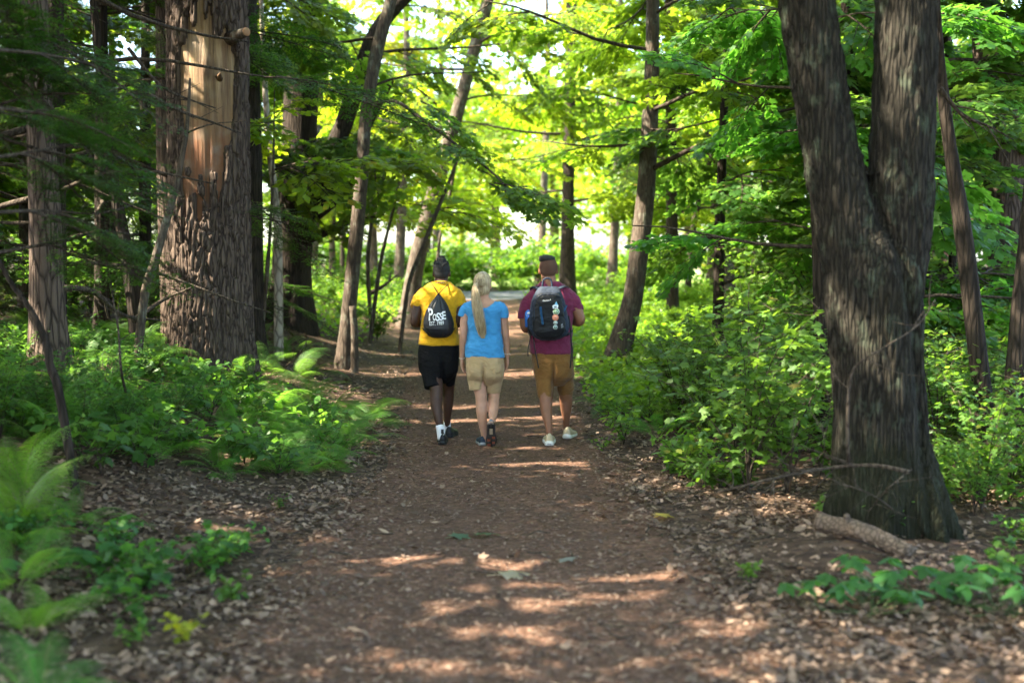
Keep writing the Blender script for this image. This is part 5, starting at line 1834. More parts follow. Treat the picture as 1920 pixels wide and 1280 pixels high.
    h = s.P(829.5, 836, 0); h[2] = 0
    shoe(s, h, -0.05, 0.0, .295, .056, .135, ub, sb, [('pull_tab', (0, -.002, .135), (.025, .012, .04), ub), ('emblem', (.012, -.0035, .105), (.014, .006, .005), lg)], sole_h=.035)
    h = s.P(840, 819, yc + .19); h[2] = gz(s.base.x + h[0], s.base.y + h[1]) - s.base.z + .004
    shoe(s, h, .18, 0.0, .295, .054, .125, ub, sb, None, sole_h=.035)
    return s, yc


def drawstring_bag(s, yc):
    ys = yc - .185
    base = Vector(s.base) + Vector(s.P(822, 633, ys))
    t = thing('drawstring_bag', 'black drawstring bag with white lettering on the yellow T-shirt', 'bag', base)
    B = s.P(822, 633, ys)
    rows = [(552, 819.5, 824.5, .012), (556, 817, 827, .02), (563, 811.5, 832, .035), (573, 804, 838.5, .055), (585, 798, 844, .075), (597, 794.5, 848.5, .085), (607, 793, 851, .09), (616, 794, 851, .09), (623, 797.5, 849, .08), (629, 803, 844, .06), (633, 811, 836, .03)]
    rows = rows[::-1]
    rr = np.array(rows, float); n = 56
    f = np.linspace(0, 1, n); g = np.linspace(0, 1, len(rr))
    rings = []
    for py, l, r, d in np.stack([np.interp(f, g, rr[:, c]) for c in range(4)], -1):
        c = s.P((l + r) / 2, py, ys) - B
        k = 96
        ring = super_ring(c, s.w((r - l) / 2, ys), d, k, 2.0)
        a = np.linspace(0, 2 * math.pi, k, endpoint=False)
        gather = float(np.interp(py, [552, 566, 580, 612, 633], [.20, .13, .035, .015, .05]))
        fold = 1 + gather * np.sin(a * 13 + .5 * math.sin(py * .2)) * (.6 + .4 * np.sin(a * 5 + 1)) + .03 * (fbm(np.stack([np.cos(a) * 2, np.sin(a) * 2, np.full(k, py * .06)], -1), 3, 6) - .5)
        ring = c + (ring - c) * np.where(np.abs(np.array([0, 0, 1.0])) > 0, 1, fold[:, None])
        rings.append(ring)
    m = MB(); loft(m, rings)
    body = m.obj('bag_body', plain('black_nylon', (0.010, 0.011, 0.015), 0.42, 0.45, 0.25, bscale=(18, 18, 18)), t)
    blk = plain('black_cord', (0.008, 0.008, 0.008), 0.7)
    top = s.P(822, 551.5, ys - .005) - B
    for e, sh, bt in (((811, 534), (806, 531), (799, 624)), ((838, 535), (843, 532), (846, 624))):
        pts = [top, s.P((822 + e[0]) / 2, 542.5, yc - .14) - B, s.P(*e, yc - .082) - B, s.P(*sh, yc + .0) - B + np.array([0, 0, .012]), s.P(sh[0], sh[1] + 12, yc + .11) - B, s.P(sh[0], 575, yc + .155) - B]
        m = MB(); add_tube(m, catmull(pts, 24), .0042, 6); m.obj('cord', blk, t)
        pts = [s.P(sh[0], 575, yc + .155) - B, s.P(sh[0] + (-22 if sh[0] < 820 else 20), 600, yc + .08) - B, s.P(bt[0] + (-6 if bt[0] < 820 else 6), 616, yc - .10) - B, s.P(*bt, ys) - B]
        m = MB(); add_tube(m, catmull(pts, 16), .0042, 6); m.obj('cord', blk, t)
    m = MB(); add_tube(m, [top + np.array([0, 0, -.012]), top + np.array([0, 0, .012])], [.012, .009], 8); m.obj('cord_knot', blk, t)
    print_on(body, t, [('P', 803.5, 813.2, 601.5, 23.5, .10), ('O', 811.2, 818.0, 601, 12.5, .0), ('S', 817.2, 824.4, 602, 15.5, -.05), ('S', 823.8, 830.4, 601, 14.5, -.03), ('E', 829.8, 836.2, 599, 15, .08)], s, ys - .10, B, .022, 'lettering')
    print_on(body, t, [('EST. 1989', 805, 832, 610.5, 7.6, .0)], s, ys - .10, B, .004, 'lettering')


def text_mesh(txt, bold=0.0):
    c = bpy.data.curves.new('t', 'FONT')
    c.body = txt; c.size = 1.0; c.offset = bold; c.resolution_u = 3
    o = bpy.data.objects.new('t', c); COL.objects.link(o)
    dg = bpy.context.evaluated_depsgraph_get()
    dg.update()
    e = o.evaluated_get(dg); me = e.to_mesh()
    V = np.array([v.co[:] for v in me.vertices]); F = [tuple(p.vertices) for p in me.polygons]
    e.to_mesh_clear()
    bpy.data.objects.remove(o); bpy.data.curves.remove(c)
    return V, F


def print_on(target, t, items, s, yfront, B, bold, name, col=(0.82, 0.82, 0.84), proud=0.006):
    """white print laid on the surface that faces the camera"""
    dg = bpy.context.evaluated_depsgraph_get()
    bv = BVHTree.FromPolygons([v.co.copy() for v in target.data.vertices], [tuple(p.vertices) for p in target.data.polygons])
    mb = MB()
    for txt, px, px1, py, hpx, tilt in items:
        V, F = text_mesh(txt, bold)
        lo, hi = V.min(0), V.max(0)
        V = (V - lo) / np.maximum(hi - lo, 1e-6)
        sx, sz = s.w(px1 - px, yfront), s.w(hpx, yfront)
        o = s.P(px, py, yfront) - B
        W = np.stack([o[0] + V[:, 0] * sx - V[:, 1] * sz * tilt, np.full(len(V), o[1] - .3), o[2] + V[:, 1] * sz + V[:, 0] * sx * .06], -1)
        for v in W:
            h = bv.ray_cast(Vector(v), Vector((0, 1, 0)))
            v[1] = (h[0].y if h[0] is not None else o[1]) - proud
        mb.add(W, F, 0, False)
    return mb.obj(name, plain(name + '_print', col, 0.7, 0.2), t)


def woman_blue():
    s = Person('blonde woman in blue top and khaki shorts walking between the two men', 904, 838)
    sk = skin_mat('fair_skin', (0.47, 0.25, 0.165))
    yc = 0.10
    b = MB()
    tor = [(668, 872.5, 944.5, .115), (650, 874, 941, .11), (630, 876.5, 939, .105), (610, 878, 937, .105), (596, 877, 938, .105), (585, 873, 942, .10), (577, 871, 944, .088), (570, 874, 940, .07), (565, 880, 932, .056), (561, 890, 924, .05), (557, 897, 918, .046)]
    s.torso(b, [(690, 877, 941, .11), (680, 875, 943, .12)] + tor, yc, -0.012, 2.3)
    s.limb(b, [(906.5, 572, yc, 11), (907, 558, yc + .01, 9.6), (906, 540, yc + .02, 10)])
    hd = head(s, b, 905, 511, 560, 15.5, yc + .03, 0.35)
    la = [(876, 580, yc, 8.5), (871, 596, yc - .01, 8.2), (869.5, 615, yc - .03, 7.6), (868.5, 631, yc - .04, 6.9), (867.5, 648, yc - .02, 6.3), (866.2, 664, yc, 4.6), (865.8, 674, yc + .01, 4.2)]
    ra = [(938, 578, yc, 8.5), (944, 596, yc + .01, 8.0), (946.5, 615, yc + .02, 7.4), (948, 631, yc + .03, 6.8), (950.5, 648, yc + .05, 5.8), (951, 662, yc + .06, 4.5), (951, 670, yc + .07, 4.2)]
    s.limb(b, la, 26); s.limb(b, ra, 26)
    hand(s, b, s.P(865.8, 674, yc + .01), (.12, .06, -1), (.3, .95, .1), (-.95, .3, -.1), .165, .30)
    hand(s, b, s.P(951, 670, yc + .07), (-.06, .10, -1), (-.5, .85, .1), (.85, .5, 0), .160, .42)
    # left leg planted, right leg trailing with the heel up
    s.limb(b, [(892, 690, yc, 17), (896, 715, yc + .0, 13.6), (901.5, 738, yc - .02, 11.4), (902.5, 755, yc - .03, 10.8), (903.2, 770, yc - .045, 11.0), (904, 785, yc - .05, 9.4), (905.5, 800, yc - .05, 7), (907, 815, yc - .05, 5.4), (907, 828, yc - .05, 5.6)], 30)
    s.limb(b, [(926, 690, yc, 17), (926, 715, yc + .06, 13.6), (926, 736, yc + .07, 11.6), (925.5, 750, yc + .02, 10.8), (925, 764, yc - .05, 10.4), (924.3, 776, yc - .10, 8.6), (923.2, 786, yc - .14, 6.6), (922.5, 797, yc - .15, 6.0)], 30)
    s.part(b, 'body', sk, 0.007, 3)
    eyes(s, *hd)
    m = MB()
    s.torso(m, [(670, 871.5, 945, .125), (655, 873, 943, .122), (640, 875, 941, .118)] + tor[2:-1], yc, 0.007, 2.3)
    s.limb(m, [(884, 572, yc, 8), (876, 577, yc, 10), (869, 588, yc, 10.2), (867.5, 593, yc, 9.8)], 12)
    s.limb(m, [(930, 570, yc, 8), (938, 575, yc, 10), (944.5, 588, yc, 10.2), (945, 596, yc, 9.6)], 12)
    z0 = s.P(907, 577, yc)[2]
    x0, x1 = s.P(886, 560, yc)[0], s.P(930, 560, yc)[0]
    xm, hw = (x0 + x1) / 2, (x1 - x0) / 2
    zt = s.P(907, 563, yc)[2]
    cut = lambda c: (np.abs(c[:, 0] - xm) < hw) & (c[:, 2] > z0 + (zt - z0) * (np.abs(c[:, 0] - xm) / hw) ** 1.6)
    s.part(m, 'shirt', cloth_mat('blue_cotton', (0.055, 0.27, 0.55)), 0.007, 3, 0.016, (4, 4, 14), 8, cut)
    m = MB()
    s.torso(m, [(722, 896, 920, .04), (715, 884, 934, .08), (709, 876.5, 942.5, .12), (703, 874, 945.2, .142), (688, 872.8, 946, .145), (676, 873.5, 945, .135), (664, 875, 943, .122)], yc, 0.0, 2.4)
    add_ball(m, s.P(893, 693, yc - .085), (.080, .06, .085)); add_ball(m, s.P(925, 693, yc - .080), (.080, .06, .085))
    s.limb(m, [(891, 690, yc, 18.5), (892.5, 708, yc, 16.8), (894, 722, yc - .01, 15.4), (894.5, 731, yc - .015, 15.2)], 14)
    s.limb(m, [(927, 690, yc, 18.5), (926, 708, yc + .04, 17.2), (924.5, 724, yc + .06, 15.6), (924, 735, yc + .07, 15)], 14)
    s.part(m, 'shorts', cloth_mat('khaki_cotton', (0.40, 0.275, 0.145)), 0.007, 6, 0.007, (9, 9, 9), 12, dent=(906, 672, 704, 2.6, .045))
    # hair: cap drawn to a tie, long ponytail of strands
    c, H, W, R3 = hd
    hm = hair_mat('blond_hair', (0.22, 0.145, 0.070), (0.56, 0.44, 0.27), (70, 70, 5))
    m = MB()
    add_ball(m, c + R3 @ np.array([0, -W * .06, H * .24]), (W * 1.10, W * 1.28, H * .86), 0, 24, 16, rot=R3)
    add_ball(m, c + R3 @ np.array([0, -W * .38, -H * .28]), (W * 1.0, W * .85, H * .58), 0, 20, 12, rot=R3)
    tie = s.P(891, 536, yc - .11)
    add_ball(m, tie + np.array([0.004, .015, 0]), (.03, .03, .03))
    hc = s.part(m, 'hair', hm, 0.007, 2, 0.0015, (50, 50, 8), 4)
    r = np.random.default_rng(9)
    m = MB()
    cen = [(890, 536, yc - .125), (891, 548, yc - .155), (893, 565, yc - .165), (897, 585, yc - .17), (901, 605, yc - .165), (904, 622, yc - .155), (905, 634, yc - .15)]
    wid = [3.0, 5.8, 7.4, 8.6, 8.8, 7.4, 4.0]
    C = catmull([s.P(*q) for q in cen], 22)
    Wd = np.interp(np.linspace(0, 1, 22), np.linspace(0, 1, 7), [s.w(q) for q in wid])
    add_tube(m, C, Wd * .66, 12, True, 0, True, .5, Wd * .4)
    for i in range(220):
        a = r.random() * 6.28; q = math.sqrt(r.random()) * 1.05 + .35 * r.random() ** 6
        end = r.uniform(.86, 1.03)
        wob = r.normal(0, .0035, 2)
        L_ = min(22, int(22 * end))
        ph = r.random() * 6
        x = np.cos(a + .25 * np.sin(np.linspace(0, 5, 22) + ph)) * q
        P = C + np.stack([x * Wd, np.sin(a) * q * Wd * .62 + wob[0], np.zeros(22)], -1)
        add_tube(m, P[:L_], np.linspace(.0034, .0014, L_), 4, False)
    pt = m.obj('ponytail', hm, hc); pt['kind'] = 'stuff'
    m = MB()
    for i in range(90):                                   # strands swept back to the tie
        a = r.uniform(-1.5, 1.6); e = r.uniform(-.35, 1.25)
        d = np.array([math.sin(a) * math.cos(e), -math.cos(a) * math.cos(e) * 1.0, math.sin(e)])
        c0 = c + R3 @ np.array([0, -W * .06, H * .20])
        p = c0 + R3 @ (d * np.array([W * 1.11, W * 1.28, H * .88]))
        mid = (p + tie) / 2 - c0
        mid = c0 + mid / np.linalg.norm(mid / np.array([W * 1.13, W * 1.32, H * .9])) 
        add_tube(m, catmull([p, mid, tie], 8), .0022, 4, False)
    st = m.obj('hair_strands', hm, hc); st['kind'] = 'stuff'
    m = MB(); add_tube(m, [tie + np.array([0, 0, .008]), tie + np.array([0, -.008, -.012])], .0125, 10); m.obj('hair_tie', plain('hair_tie', (0.45, 0.33, 0.22), .8), hc)
    gold = plain('bracelet_metal', (0.6, 0.55, 0.45), .35, .6)
    for q in ((866.0, 671, yc + .008), (951, 663, yc + .06)):
        m = MB(); p = s.P(*q); a = np.linspace(0, 2 * math.pi, 17)
        add_tube(m, np.stack([p[0] + .026 * np.cos(a), p[1] + .026 * np.sin(a), p[2] + .004 * np.sin(a)], -1), .003, 6, False); m.obj('bracelet', gold, s.t)
    ub = plain('navy_shoe', (0.02, 0.035, 0.055), 0.6, 0.3, 0.5)
    gs = plain('grey_sole', (0.30, 0.30, 0.30), 0.7)
    h = s.P(905, 837.5, yc - .09); h[2] = 0
    shoe(s, h, -.12, 0, .26, .047, .098, ub, gs)
    # trailing shoe stands on its toe, sole towards the camera
    tread = plain('red_tread', (0.20, 0.055, 0.030), .7, .3, .6)
    brs = plain('brown_sole', (0.035, 0.028, 0.026), .7, .3, .8)
    toe = s.P(921, 841, yc - .17); toe[2] = .004
    pitch = -1.22; L = .262
    M = np.array(Matrix.Rotation(pitch, 3, 'X'))
    heel = toe - M @ np.array([0, L, .022])
    heel[2] += .006
    ex = [('tread_lug', (sx * .022, y, -.004), (.030, .020, .010), tread if (j + (sx > 0)) % 2 else brs) for j, y in enumerate((.155, .182, .208, .232)) for sx in (-1, 1)] + \
         [('tread_lug', (0, .09, -.002), (.03, .06, .006), plain('tan_shank', (0.30, .22, .15), .7)), ('tread_lug', (-.016, .03, -.004), (.018, .04, .010), BLACK_RUB), ('tread_lug', (.016, .03, -.004), (.018, .04, .010), BLACK_RUB)]
    shoe(s, heel, 0.02, pitch, L, .050, .098, ub, brs, ex, sole_h=.026)
    return s


def man_maroon():
    s = Person('man in maroon T-shirt and brown shorts walking with a backpack', 1030, 838)
    sk = skin_mat('tan_skin', (0.235, 0.105, 0.058))
    yc = 0.26
    b = MB()
    tor = [(662, 996.5, 1072, .145), (640, 994, 1072, .145), (615, 992, 1073, .14), (590, 991, 1074, .14), (572, 989, 1076, .135), (558, 988, 1078, .12), (548, 991, 1075, .10), (540, 999, 1067, .082), (533, 1008, 1056, .068), (527, 1014, 1047, .06)]
    s.torso(b, [(680, 1002, 1068, .13)] + tor, yc, -0.014)
    s.limb(b, [(1029, 545, yc - .02, 15), (1029, 528, yc, 13.4), (1028, 512, yc + .02, 13)])
    hd = head(s, b, 1028, 481, 533, 17, yc + .03)
    s.limb(b, [(995, 562, yc, 12), (987, 580, yc - .01, 11.5), (984, 600, yc - .02, 10), (986, 615, yc, 9), (994, 613, yc + .12, 8.5), (1004, 600, yc + .24, 6.4)], 24)
    hand(s, b, s.P(1004, 600, yc + .24), (.3, .4, .85), (.8, .2, -.3), (-.1, 1, -.4), 0.185, .7)
    s.limb(b, [(1070, 560, yc, 12), (1080, 578, yc - .01, 12), (1086, 594, yc - .02, 10.6), (1086, 602, yc, 9.8), (1076, 601, yc + .12, 8.8), (1064, 590, yc + .24, 6.4)], 24)
    hand(s, b, s.P(1064, 590, yc + .24), (-.35, .4, .85), (-.8, .2, -.3), (.1, 1, -.4), 0.185, .7)
    s.limb(b, [(1018, 690, yc, 18), (1021, 720, yc - .06, 15), (1023.5, 748, yc - .10, 12.6), (1024, 764, yc - .13, 11.8), (1026, 780, yc - .16, 10), (1028.5, 796, yc - .19, 7.4), (1030.3, 812, yc - .21, 5.6), (1031, 827, yc - .21, 5.8)], 30)
    s.limb(b, [(1056, 690, yc, 18), (1059, 720, yc + .10, 14.5), (1061, 745, yc + .16, 12.4), (1061.2, 757, yc + .17, 12), (1061.3, 771, yc + .18, 9.8), (1061.5, 786, yc + .21, 6.8), (1062, 800, yc + .25, 5.8), (1062, 812, yc + .27, 5.8)], 30)
    s.part(b, 'body', sk, 0.008, 3)
    eyes(s, *hd)
    m = MB()
    s.torso(m, [(662, 995.5, 1072.5, .155)] + tor[1:], yc, 0.009)
    s.limb(m, [(1003, 552, yc, 13), (992, 568, yc, 15), (984.5, 588, yc - .005, 12.4), (983, 598, yc - .01, 12)], 14)
    s.limb(m, [(1060, 550, yc, 13), (1072, 562, yc, 15), (1080, 577, yc - .005, 13), (1082, 583, yc - .01, 12.6)], 14)
    s.part(m, 'shirt', cloth_mat('maroon_cotton', (0.150, 0.022, 0.058)), 0.008, 3, 0.018, (7, 7, 11), 13)
    m = MB()
    s.torso(m, [(724, 1028, 1052, .04), (716, 1014, 1064, .09), (706, 1004, 1073, .14), (690, 1000, 1076, .16), (675, 997.5, 1075.5, .162), (658, 997, 1073, .148)], yc, 0.0)
    s.limb(m, [(1019, 690, yc, 19.5), (1021.5, 712, yc - .04, 19), (1023, 730, yc - .07, 17), (1024, 744, yc - .09, 14.4), (1024, 747, yc - .095, 14.4)], 16)
    s.limb(m, [(1057, 690, yc, 19.5), (1059, 712, yc + .08, 17), (1060.5, 728, yc + .13, 15.5), (1060.5, 741, yc + .155, 13.2), (1060.5, 744, yc + .16, 13)], 16)
    s.part(m, 'shorts', cloth_mat('brown_cotton', (0.190, 0.092, 0.026)), 0.008, 8, 0.014, (8, 8, 12), 17, dent=(1039, 668, 704, 3, .045))
    c, H, W, R3 = hd
    m = MB()
    add_ball(m, c + np.array([0, -W * .05, H * .24]), (W * 1.02, W * 1.235, H * .79), 0, 22, 14)
    add_ball(m, c + np.array([0, -W * .58, -H * .02]), (W * .90, W * .62, H * .50), 0, 16, 10)
    o = s.part(m, 'hair', plain('shaved_hair', (0.105, 0.055, 0.038), .8, .2, .6, bscale=(300, 300, 300)), 0.007, 2, label='closely shaved sides and back of the head')
    m = MB()
    qc = s.P(1025.5, 486, yc + .03)
    add_ball(m, qc, (s.w(16), s.w(19), s.w(8.5)), 0, 20, 10)
    r = np.random.default_rng(5)
    for i in range(90):
        a = r.random() * 6.28; q = math.sqrt(r.random())
        p = qc + np.array([math.cos(a) * q * s.w(15), math.sin(a) * q * s.w(18), s.w(4) * (1.3 - q)])
        add_tube(m, [p, p + np.array([.005, .01, .014]), p + np.array([-.012 + .006 * r.normal(), .02, .020 + .005 * r.normal()])], [.006, .006, .003], 5)
    s.part(m, 'hair_top', hair_mat('black_hair', (0, 0, 0), (0.02, 0.02, 0.02)), 0.005, 1, parent=o)
    ub = plain('cream_shoe', (0.50, 0.41, 0.27), .7, .3, .5)
    ws = plain('white_sole', (0.72, 0.71, 0.68), .5, .3)
    gt = plain('grey_tab', (0.25, 0.25, 0.25), .6)
    h = s.P(1030, 837, 0); h[2] = 0
    shoe(s, h, .02, 0, .30, .062, .128, ub, ws, [('heel_tab', (0, -.003, .02), (.04, .008, .010), gt)], sole_h=.046)
    h = s.P(1062, 824, yc + .17); h[2] = gz(s.base.x + h[0], s.base.y + h[1]) - s.base.z + .006
    shoe(s, h, .25, -.06, .30, .062, .125, ub, ws, None, sole_h=.044)
    return s, yc


def backpack(s, yc):
    ys = yc - .24
    B = s.P(1029, 637, ys)
    t = thing('backpack', 'dark grey and navy backpack with round badges on the maroon T-shirt', 'backpack', Vector(s.base) + Vector(B))
    navy = cloth_mat('navy_nylon', (0.016, 0.024, 0.042), .55, .05)
    grey = cloth_mat('charcoal_nylon', (0.011, 0.012, 0.014), .42, .02, .7)
    blue = cloth_mat('blue_trim', (0.010, 0.06, 0.15), .55, .05)
    slate = cloth_mat('slate_nylon', (0.022, 0.030, 0.046), .6, .05)
    blk = plain('strap_black', (0.010, 0.010, 0.012), .7)

    def shell(rows, y, e=2.6, n=40):
        rr = np.array(rows[::-1], float)
        f = np.linspace(0, 1, n); g = np.linspace(0, 1, len(rr))
        m = MB()
        rings = []
        for py, l, r, d in np.stack([np.interp(f, g, rr[:, c]) for c in range(4)], -1):
            rings.append(super_ring(s.P((l + r) / 2, py, y) - B, s.w((r - l) / 2, y), d, 40, e))
        loft(m, rings)
        return m

    body = shell([(540, 1012, 1045, .05), (545, 1005, 1050, .08), (555, 999, 1055, .105), (570, 995.5, 1060, .115), (588, 992, 1064, .12), (604, 989.5, 1068, .12), (618, 991, 1068, .115), (628, 997, 1064, .10), (635, 1005, 1052, .075), (638, 1014, 1042, .05)], ys)
    V, N_, F = fuse(body, .009, 3)
    w = fbm(V * np.array([9, 9, 14]) + 7, 3, 4) - .5
    main = MB().add(V + N_ * (w * .014)[:, None], F).obj('main_compartment', navy, t)
    pk = shell([(550, 1012, 1046, .03), (554, 1006, 1051, .05), (566, 1002, 1055, .06), (585, 999.5, 1058, .065), (605, 998, 1060, .07), (620, 1000, 1060, .07), (630, 1005, 1054, .055), (635, 1013, 1044, .035)], ys - .085)
    V, N_, F = fuse(pk, .008, 3)
    w = fbm(V * np.array([8, 8, 15]) + 2, 3, 9) - .5
    pocket = MB().add(V + N_ * (w * .022)[:, None], F).obj('front_pocket', grey, t)
    bv = BVHTree.FromPolygons([v.co.copy() for v in pocket.data.vertices], [tuple(p.vertices) for p in pocket.data.polygons])
    bm_ = BVHTree.FromPolygons([v.co.copy() for v in main.data.vertices], [tuple(p.vertices) for p in main.data.polygons])

    def lay(pts, r, name, m, parent, bvh, k=6, n=24):
        """a raised line laid on the camera side of a surface"""
        L_ = catmull([s.P(px, py, ys) - B for px, py in pts], n)
        for v in L_:
            h = bvh.ray_cast(Vector((v[0], v[1] - .6, v[2])), Vector((0, 1, 0)))
            if h[0] is not None: v[1] = h[0].y - r * .4
        mm = MB(); add_tube(mm, L_, r, k)
        return mm.obj(name, m, parent)

    lay([(1001, 600), (1002, 575), (1006, 560), (1014, 553), (1029, 551), (1044, 553), (1052, 560), (1056, 575), (1058, 596)], .0055, 'zip', slate, pocket, bv, n=40)
    lay([(1013, 574), (1014.5, 590), (1017, 607)], .011, 'zip_pull_panel', blue, pocket, bv)
    lay([(1063, 572), (1059, 578), (1055, 585)], .009, 'side_strap', blue, main, bm_)
    lay([(1000, 566), (1005, 560), (1010, 572), (1007, 583)], .004, 'bungee_cord', blk, pocket, bv)
    # yoke over the top and carrying handle
    yk = shell([(537, 1013, 1044, .02), (541, 1008, 1049, .045), (547, 1004, 1052, .075), (553, 1001, 1054, .09), (556, 1001, 1055, .092)], ys - .018)
    yk.obj('top_yoke', slate, t)
    m = MB(); add_tube(m, catmull([s.P(*q) - B for q in ((1017, 541, ys + .06), (1017.5, 529, ys + .07), (1021, 523, ys + .07), (1027, 521.5, ys + .07), (1032, 523.5, ys + .07), (1034.5, 530, ys + .07), (1035, 541, ys + .06))], 24), .009, 8, True, 0, True, .5, np.full(24, .005))
    m.obj('handle', navy, t)
    for pts in ([(1010, 541, ys + .08), (1003, 538, yc - .08), (998, 541, yc + .02), (1002, 556, yc + .15), (1006, 590, yc + .175), (1000, 615, yc + .12), (993, 622, yc - .06), (997, 628, ys + .05)],
                [(1047, 541, ys + .08), (1057, 537, yc - .08), (1064, 541, yc + .02), (1060, 556, yc + .15), (1056, 590, yc + .175), (1064, 612, yc + .12), (1070, 622, yc - .06), (1064, 628, ys + .05)]):
        m = MB(); add_tube(m, catmull([s.P(*q) - B for q in pts], 40), .026, 8, True, 0, True, .5, np.full(40, .008))
        m.obj('shoulder_strap', slate, t)
    for pts, r in (([(1066, 592, ys), (1069, 610, ys - .02), (1071, 640, ys - .02), (1071.5, 660, ys - .03), (1069, 690, ys - .03)], .0065), ([(1070, 640, ys), (1074, 655, ys - .01), (1073, 678, ys - .02)], .004),
                   ([(995, 628, ys), (993, 640, ys - .02), (990, 655, ys - .02), (990, 668, ys - .02)], .0045), ([(1000, 632, ys), (1003, 655, ys - .03), (1007, 675, ys - .04), (1010, 690, ys - .04)], .0065)):
        m = MB(); add_tube(m, catmull([s.P(*q) - B for q in pts], 14), r, 6); m.obj('hanging_strap', blk, t)
    # water bottle in the side pocket
    m = MB(); p = s.P(990.5, 589, ys + .0) - B
    add_tube(m, [p + np.array([0, 0, -.12]), p + np.array([0, 0, -.02]), p + np.array([0, 0, .02]), p + np.array([-.004, 0, .04])], [.032, .034, .030, .014], 14)
    m.obj('bottle', plain('blue_bottle', (0.02, 0.12, 0.42), .2, .5), t)
    m = MB(); add_ball(m, p + np.array([.004, -.022, .012]), (.018, .014, .012)); m.obj('bottle_label', plain('bottle_white', (0.75, 0.8, 0.85), .4), t)
    sp = shell([(594, 989, 1000, .05), (600, 987, 1001, .06), (618, 988.5, 1001, .06), (627, 993, 1003, .05)], ys + .01, n=14)
    sp.obj('side_pocket', grey, t)

    def badge(px, py, r, cols, shape=None):
        c = s.P(px, py, ys) - B
        h = bv.ray_cast(Vector((c[0], c[1] - .6, c[2])), Vector((0, 1, 0)))
        y = h[0].y if h[0] is not None else c[1] - .15
        o = None
        for i, (f, col) in enumerate(cols):
            m = MB(); rr = s.w(r) * f
            yy = y - .004 - .0028 * i
            add_tube(m, [np.array([c[0], yy + .003, c[2]]), np.array([c[0], yy, c[2]])], [rr, rr * .97], 20)
            q = m.obj('badge' if i == 0 else 'emblem', plain('badge_%02x%02x%02x' % tuple(int(v * 255) for v in col), col, .35, .5), t if o is None else o)
            o = o or q
    badge(1041.8, 583, 6.3, [(1, (.75, .78, .70)), (.80, (.10, .30, .10)), (.48, (.62, .68, .58)), (.22, (.10, .30, .10))])
    badge(1040.3, 594, 6.1, [(1, (.70, .24, .13)), (.62, (.78, .36, .24)), (.3, (.60, .18, .12))])
    badge(1040.6, 603.7, 3.9, [(1, (.50, .56, .52)), (.7, (.22, .30, .28)), (.35, (.55, .6, .55))])
    badge(1040.3, 611.7, 4.2, [(1, (.52, .60, .57)), (.7, (.03, .14, .13)), (.32, (.4, .5, .45))])
    # triangular patch above the round badges
    def patch(pts, name, col, proud):
        V = []
        for px, py in pts:
            c = s.P(px, py, ys) - B
            h = bv.ray_cast(Vector((c[0], c[1] - .6, c[2])), Vector((0, 1, 0)))
            V.append((c[0], (h[0].y if h[0] is not None else c[1] - .15) - proud, c[2]))
        n = len(V)
        V = np.array(V + [(a, b + .003, c) for a, b, c in V])
        F = [tuple(range(n)), tuple(range(2 * n - 1, n - 1, -1))] + [(i, i + n, (i + 1) % n + n, (i + 1) % n) for i in range(n)]
        return MB().add(V, F, 0, False).obj(name, plain(name + '_print%d' % int(col[0] * 100), col, .6, .3), t)
    patch([(1042, 564), (1046, 572), (1037.5, 572)], 'badge', (.16, .40, .62), .007)
    patch([(1034.5, 572), (1038, 570), (1046, 571), (1045, 577), (1036, 577.5)], 'badge', (.66, .70, .74), .010)
    patch([(1037.5, 573), (1043, 572.5), (1042, 575.5), (1038, 576)], 'emblem', (.16, .22, .27), .0125)
    # the faint script on the pocket and the small mark at the lower right
    for pts in ([(1016.5, 564), (1018, 561.5), (1019, 564.5), (1020.5, 562), (1021.5, 564), (1023, 562)], [(1023.5, 564), (1025, 561.5), (1026, 564), (1027.5, 561.5), (1028.5, 563.5)], [(1029.3, 563), (1030.5, 561), (1031.8, 562), (1031, 559.8)]):
        lay(pts, .0018, 'lettering', plain('script_print', (.55, .57, .60), .5), pocket, bv, 5, 20)
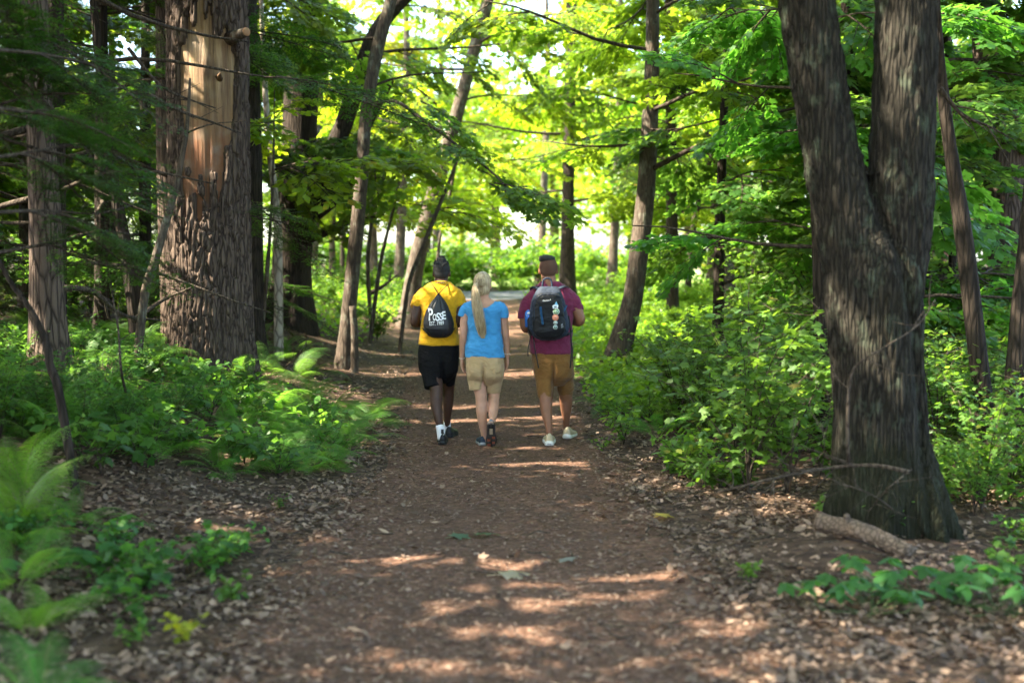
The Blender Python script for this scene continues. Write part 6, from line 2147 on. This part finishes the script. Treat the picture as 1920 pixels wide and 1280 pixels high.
    for px, y0, y1 in ((1051, 606, 609), (1053, 605.5, 608.5), (1051.5, 610, 613), (1053.6, 609.5, 612.5)):
        lay([(px, y0), (px + .6, (y0 + y1) / 2), (px, y1)], .0018, 'lettering', plain('script_print', (.55, .57, .60), .5), pocket, bv, 5, 6)


_s, _y = man_yellow(); drawstring_bag(_s, _y)
woman_blue()
_s, _y = man_maroon(); backpack(_s, _y)


# ------------------------------------------------------------------ labels that single out the look-alikes by what they stand near
_ORD = ['nearest', 'second nearest', 'third nearest', 'fourth nearest', 'fifth nearest', 'sixth nearest', 'seventh nearest', 'eighth nearest', 'ninth nearest', 'tenth nearest', 'eleventh nearest', 'twelfth nearest', 'thirteenth nearest', 'fourteenth nearest', 'fifteenth nearest', 'sixteenth nearest']


def relabel(group, what, anchor, to):
    a = next(o for o in bpy.data.objects if o.get('label') == anchor)
    L_ = sorted([o for o in bpy.data.objects if o.get('group') == group], key=lambda o: (o.location.xy - a.location.xy).length)
    for o, w in zip(L_, _ORD):
        o['label'] = '%s, %s to the %s' % (what, w, to)


_twin = 'big twin-stemmed tree forking into a V with lichen-spotted bark'
_pine = 'huge old pine with a long bare patch of barkless pale wood'
_lean = 'grey trunk leaning right where it grows out of the right path edge'
_sprd = 'dark spreading tree with thick limbs sweeping up to the right'
relabel('understory trees right of the path', 'leafy understory maple right of the path', _lean, 'leaning grey trunk')
relabel('woods far right', 'slim tree in the far right woods', _lean, 'leaning grey trunk')
relabel('woods behind the pine', 'thin dark tree in the shaded left woods', _pine, 'big pine')
relabel('woods far left', 'slim tree in the far left woods', _sprd, 'dark spreading tree')
relabel('young hemlocks in the dark woods', 'dense young hemlock in the dark woods', _pine, 'big pine')
relabel('sunlit maples at the path end', 'bright sunlit maple in the far glade', 'straight dark trunk standing in the bright green verge beyond the backpack', 'straight trunk in the verge')
relabel('low shrubs left of the pine', 'low dark shrub among the ferns', _pine, 'big pine')
relabel('thin saplings left of the path', 'whip-thin leaning sapling stem', _sprd, 'dark spreading tree')
relabel('dead stalks by the twin-stemmed tree', 'bare thin dead stalk', _twin, 'twin-stemmed tree')
relabel('herbs at the foot of the twin-stemmed tree', 'small herb on the ground', _twin, 'twin-stemmed tree')
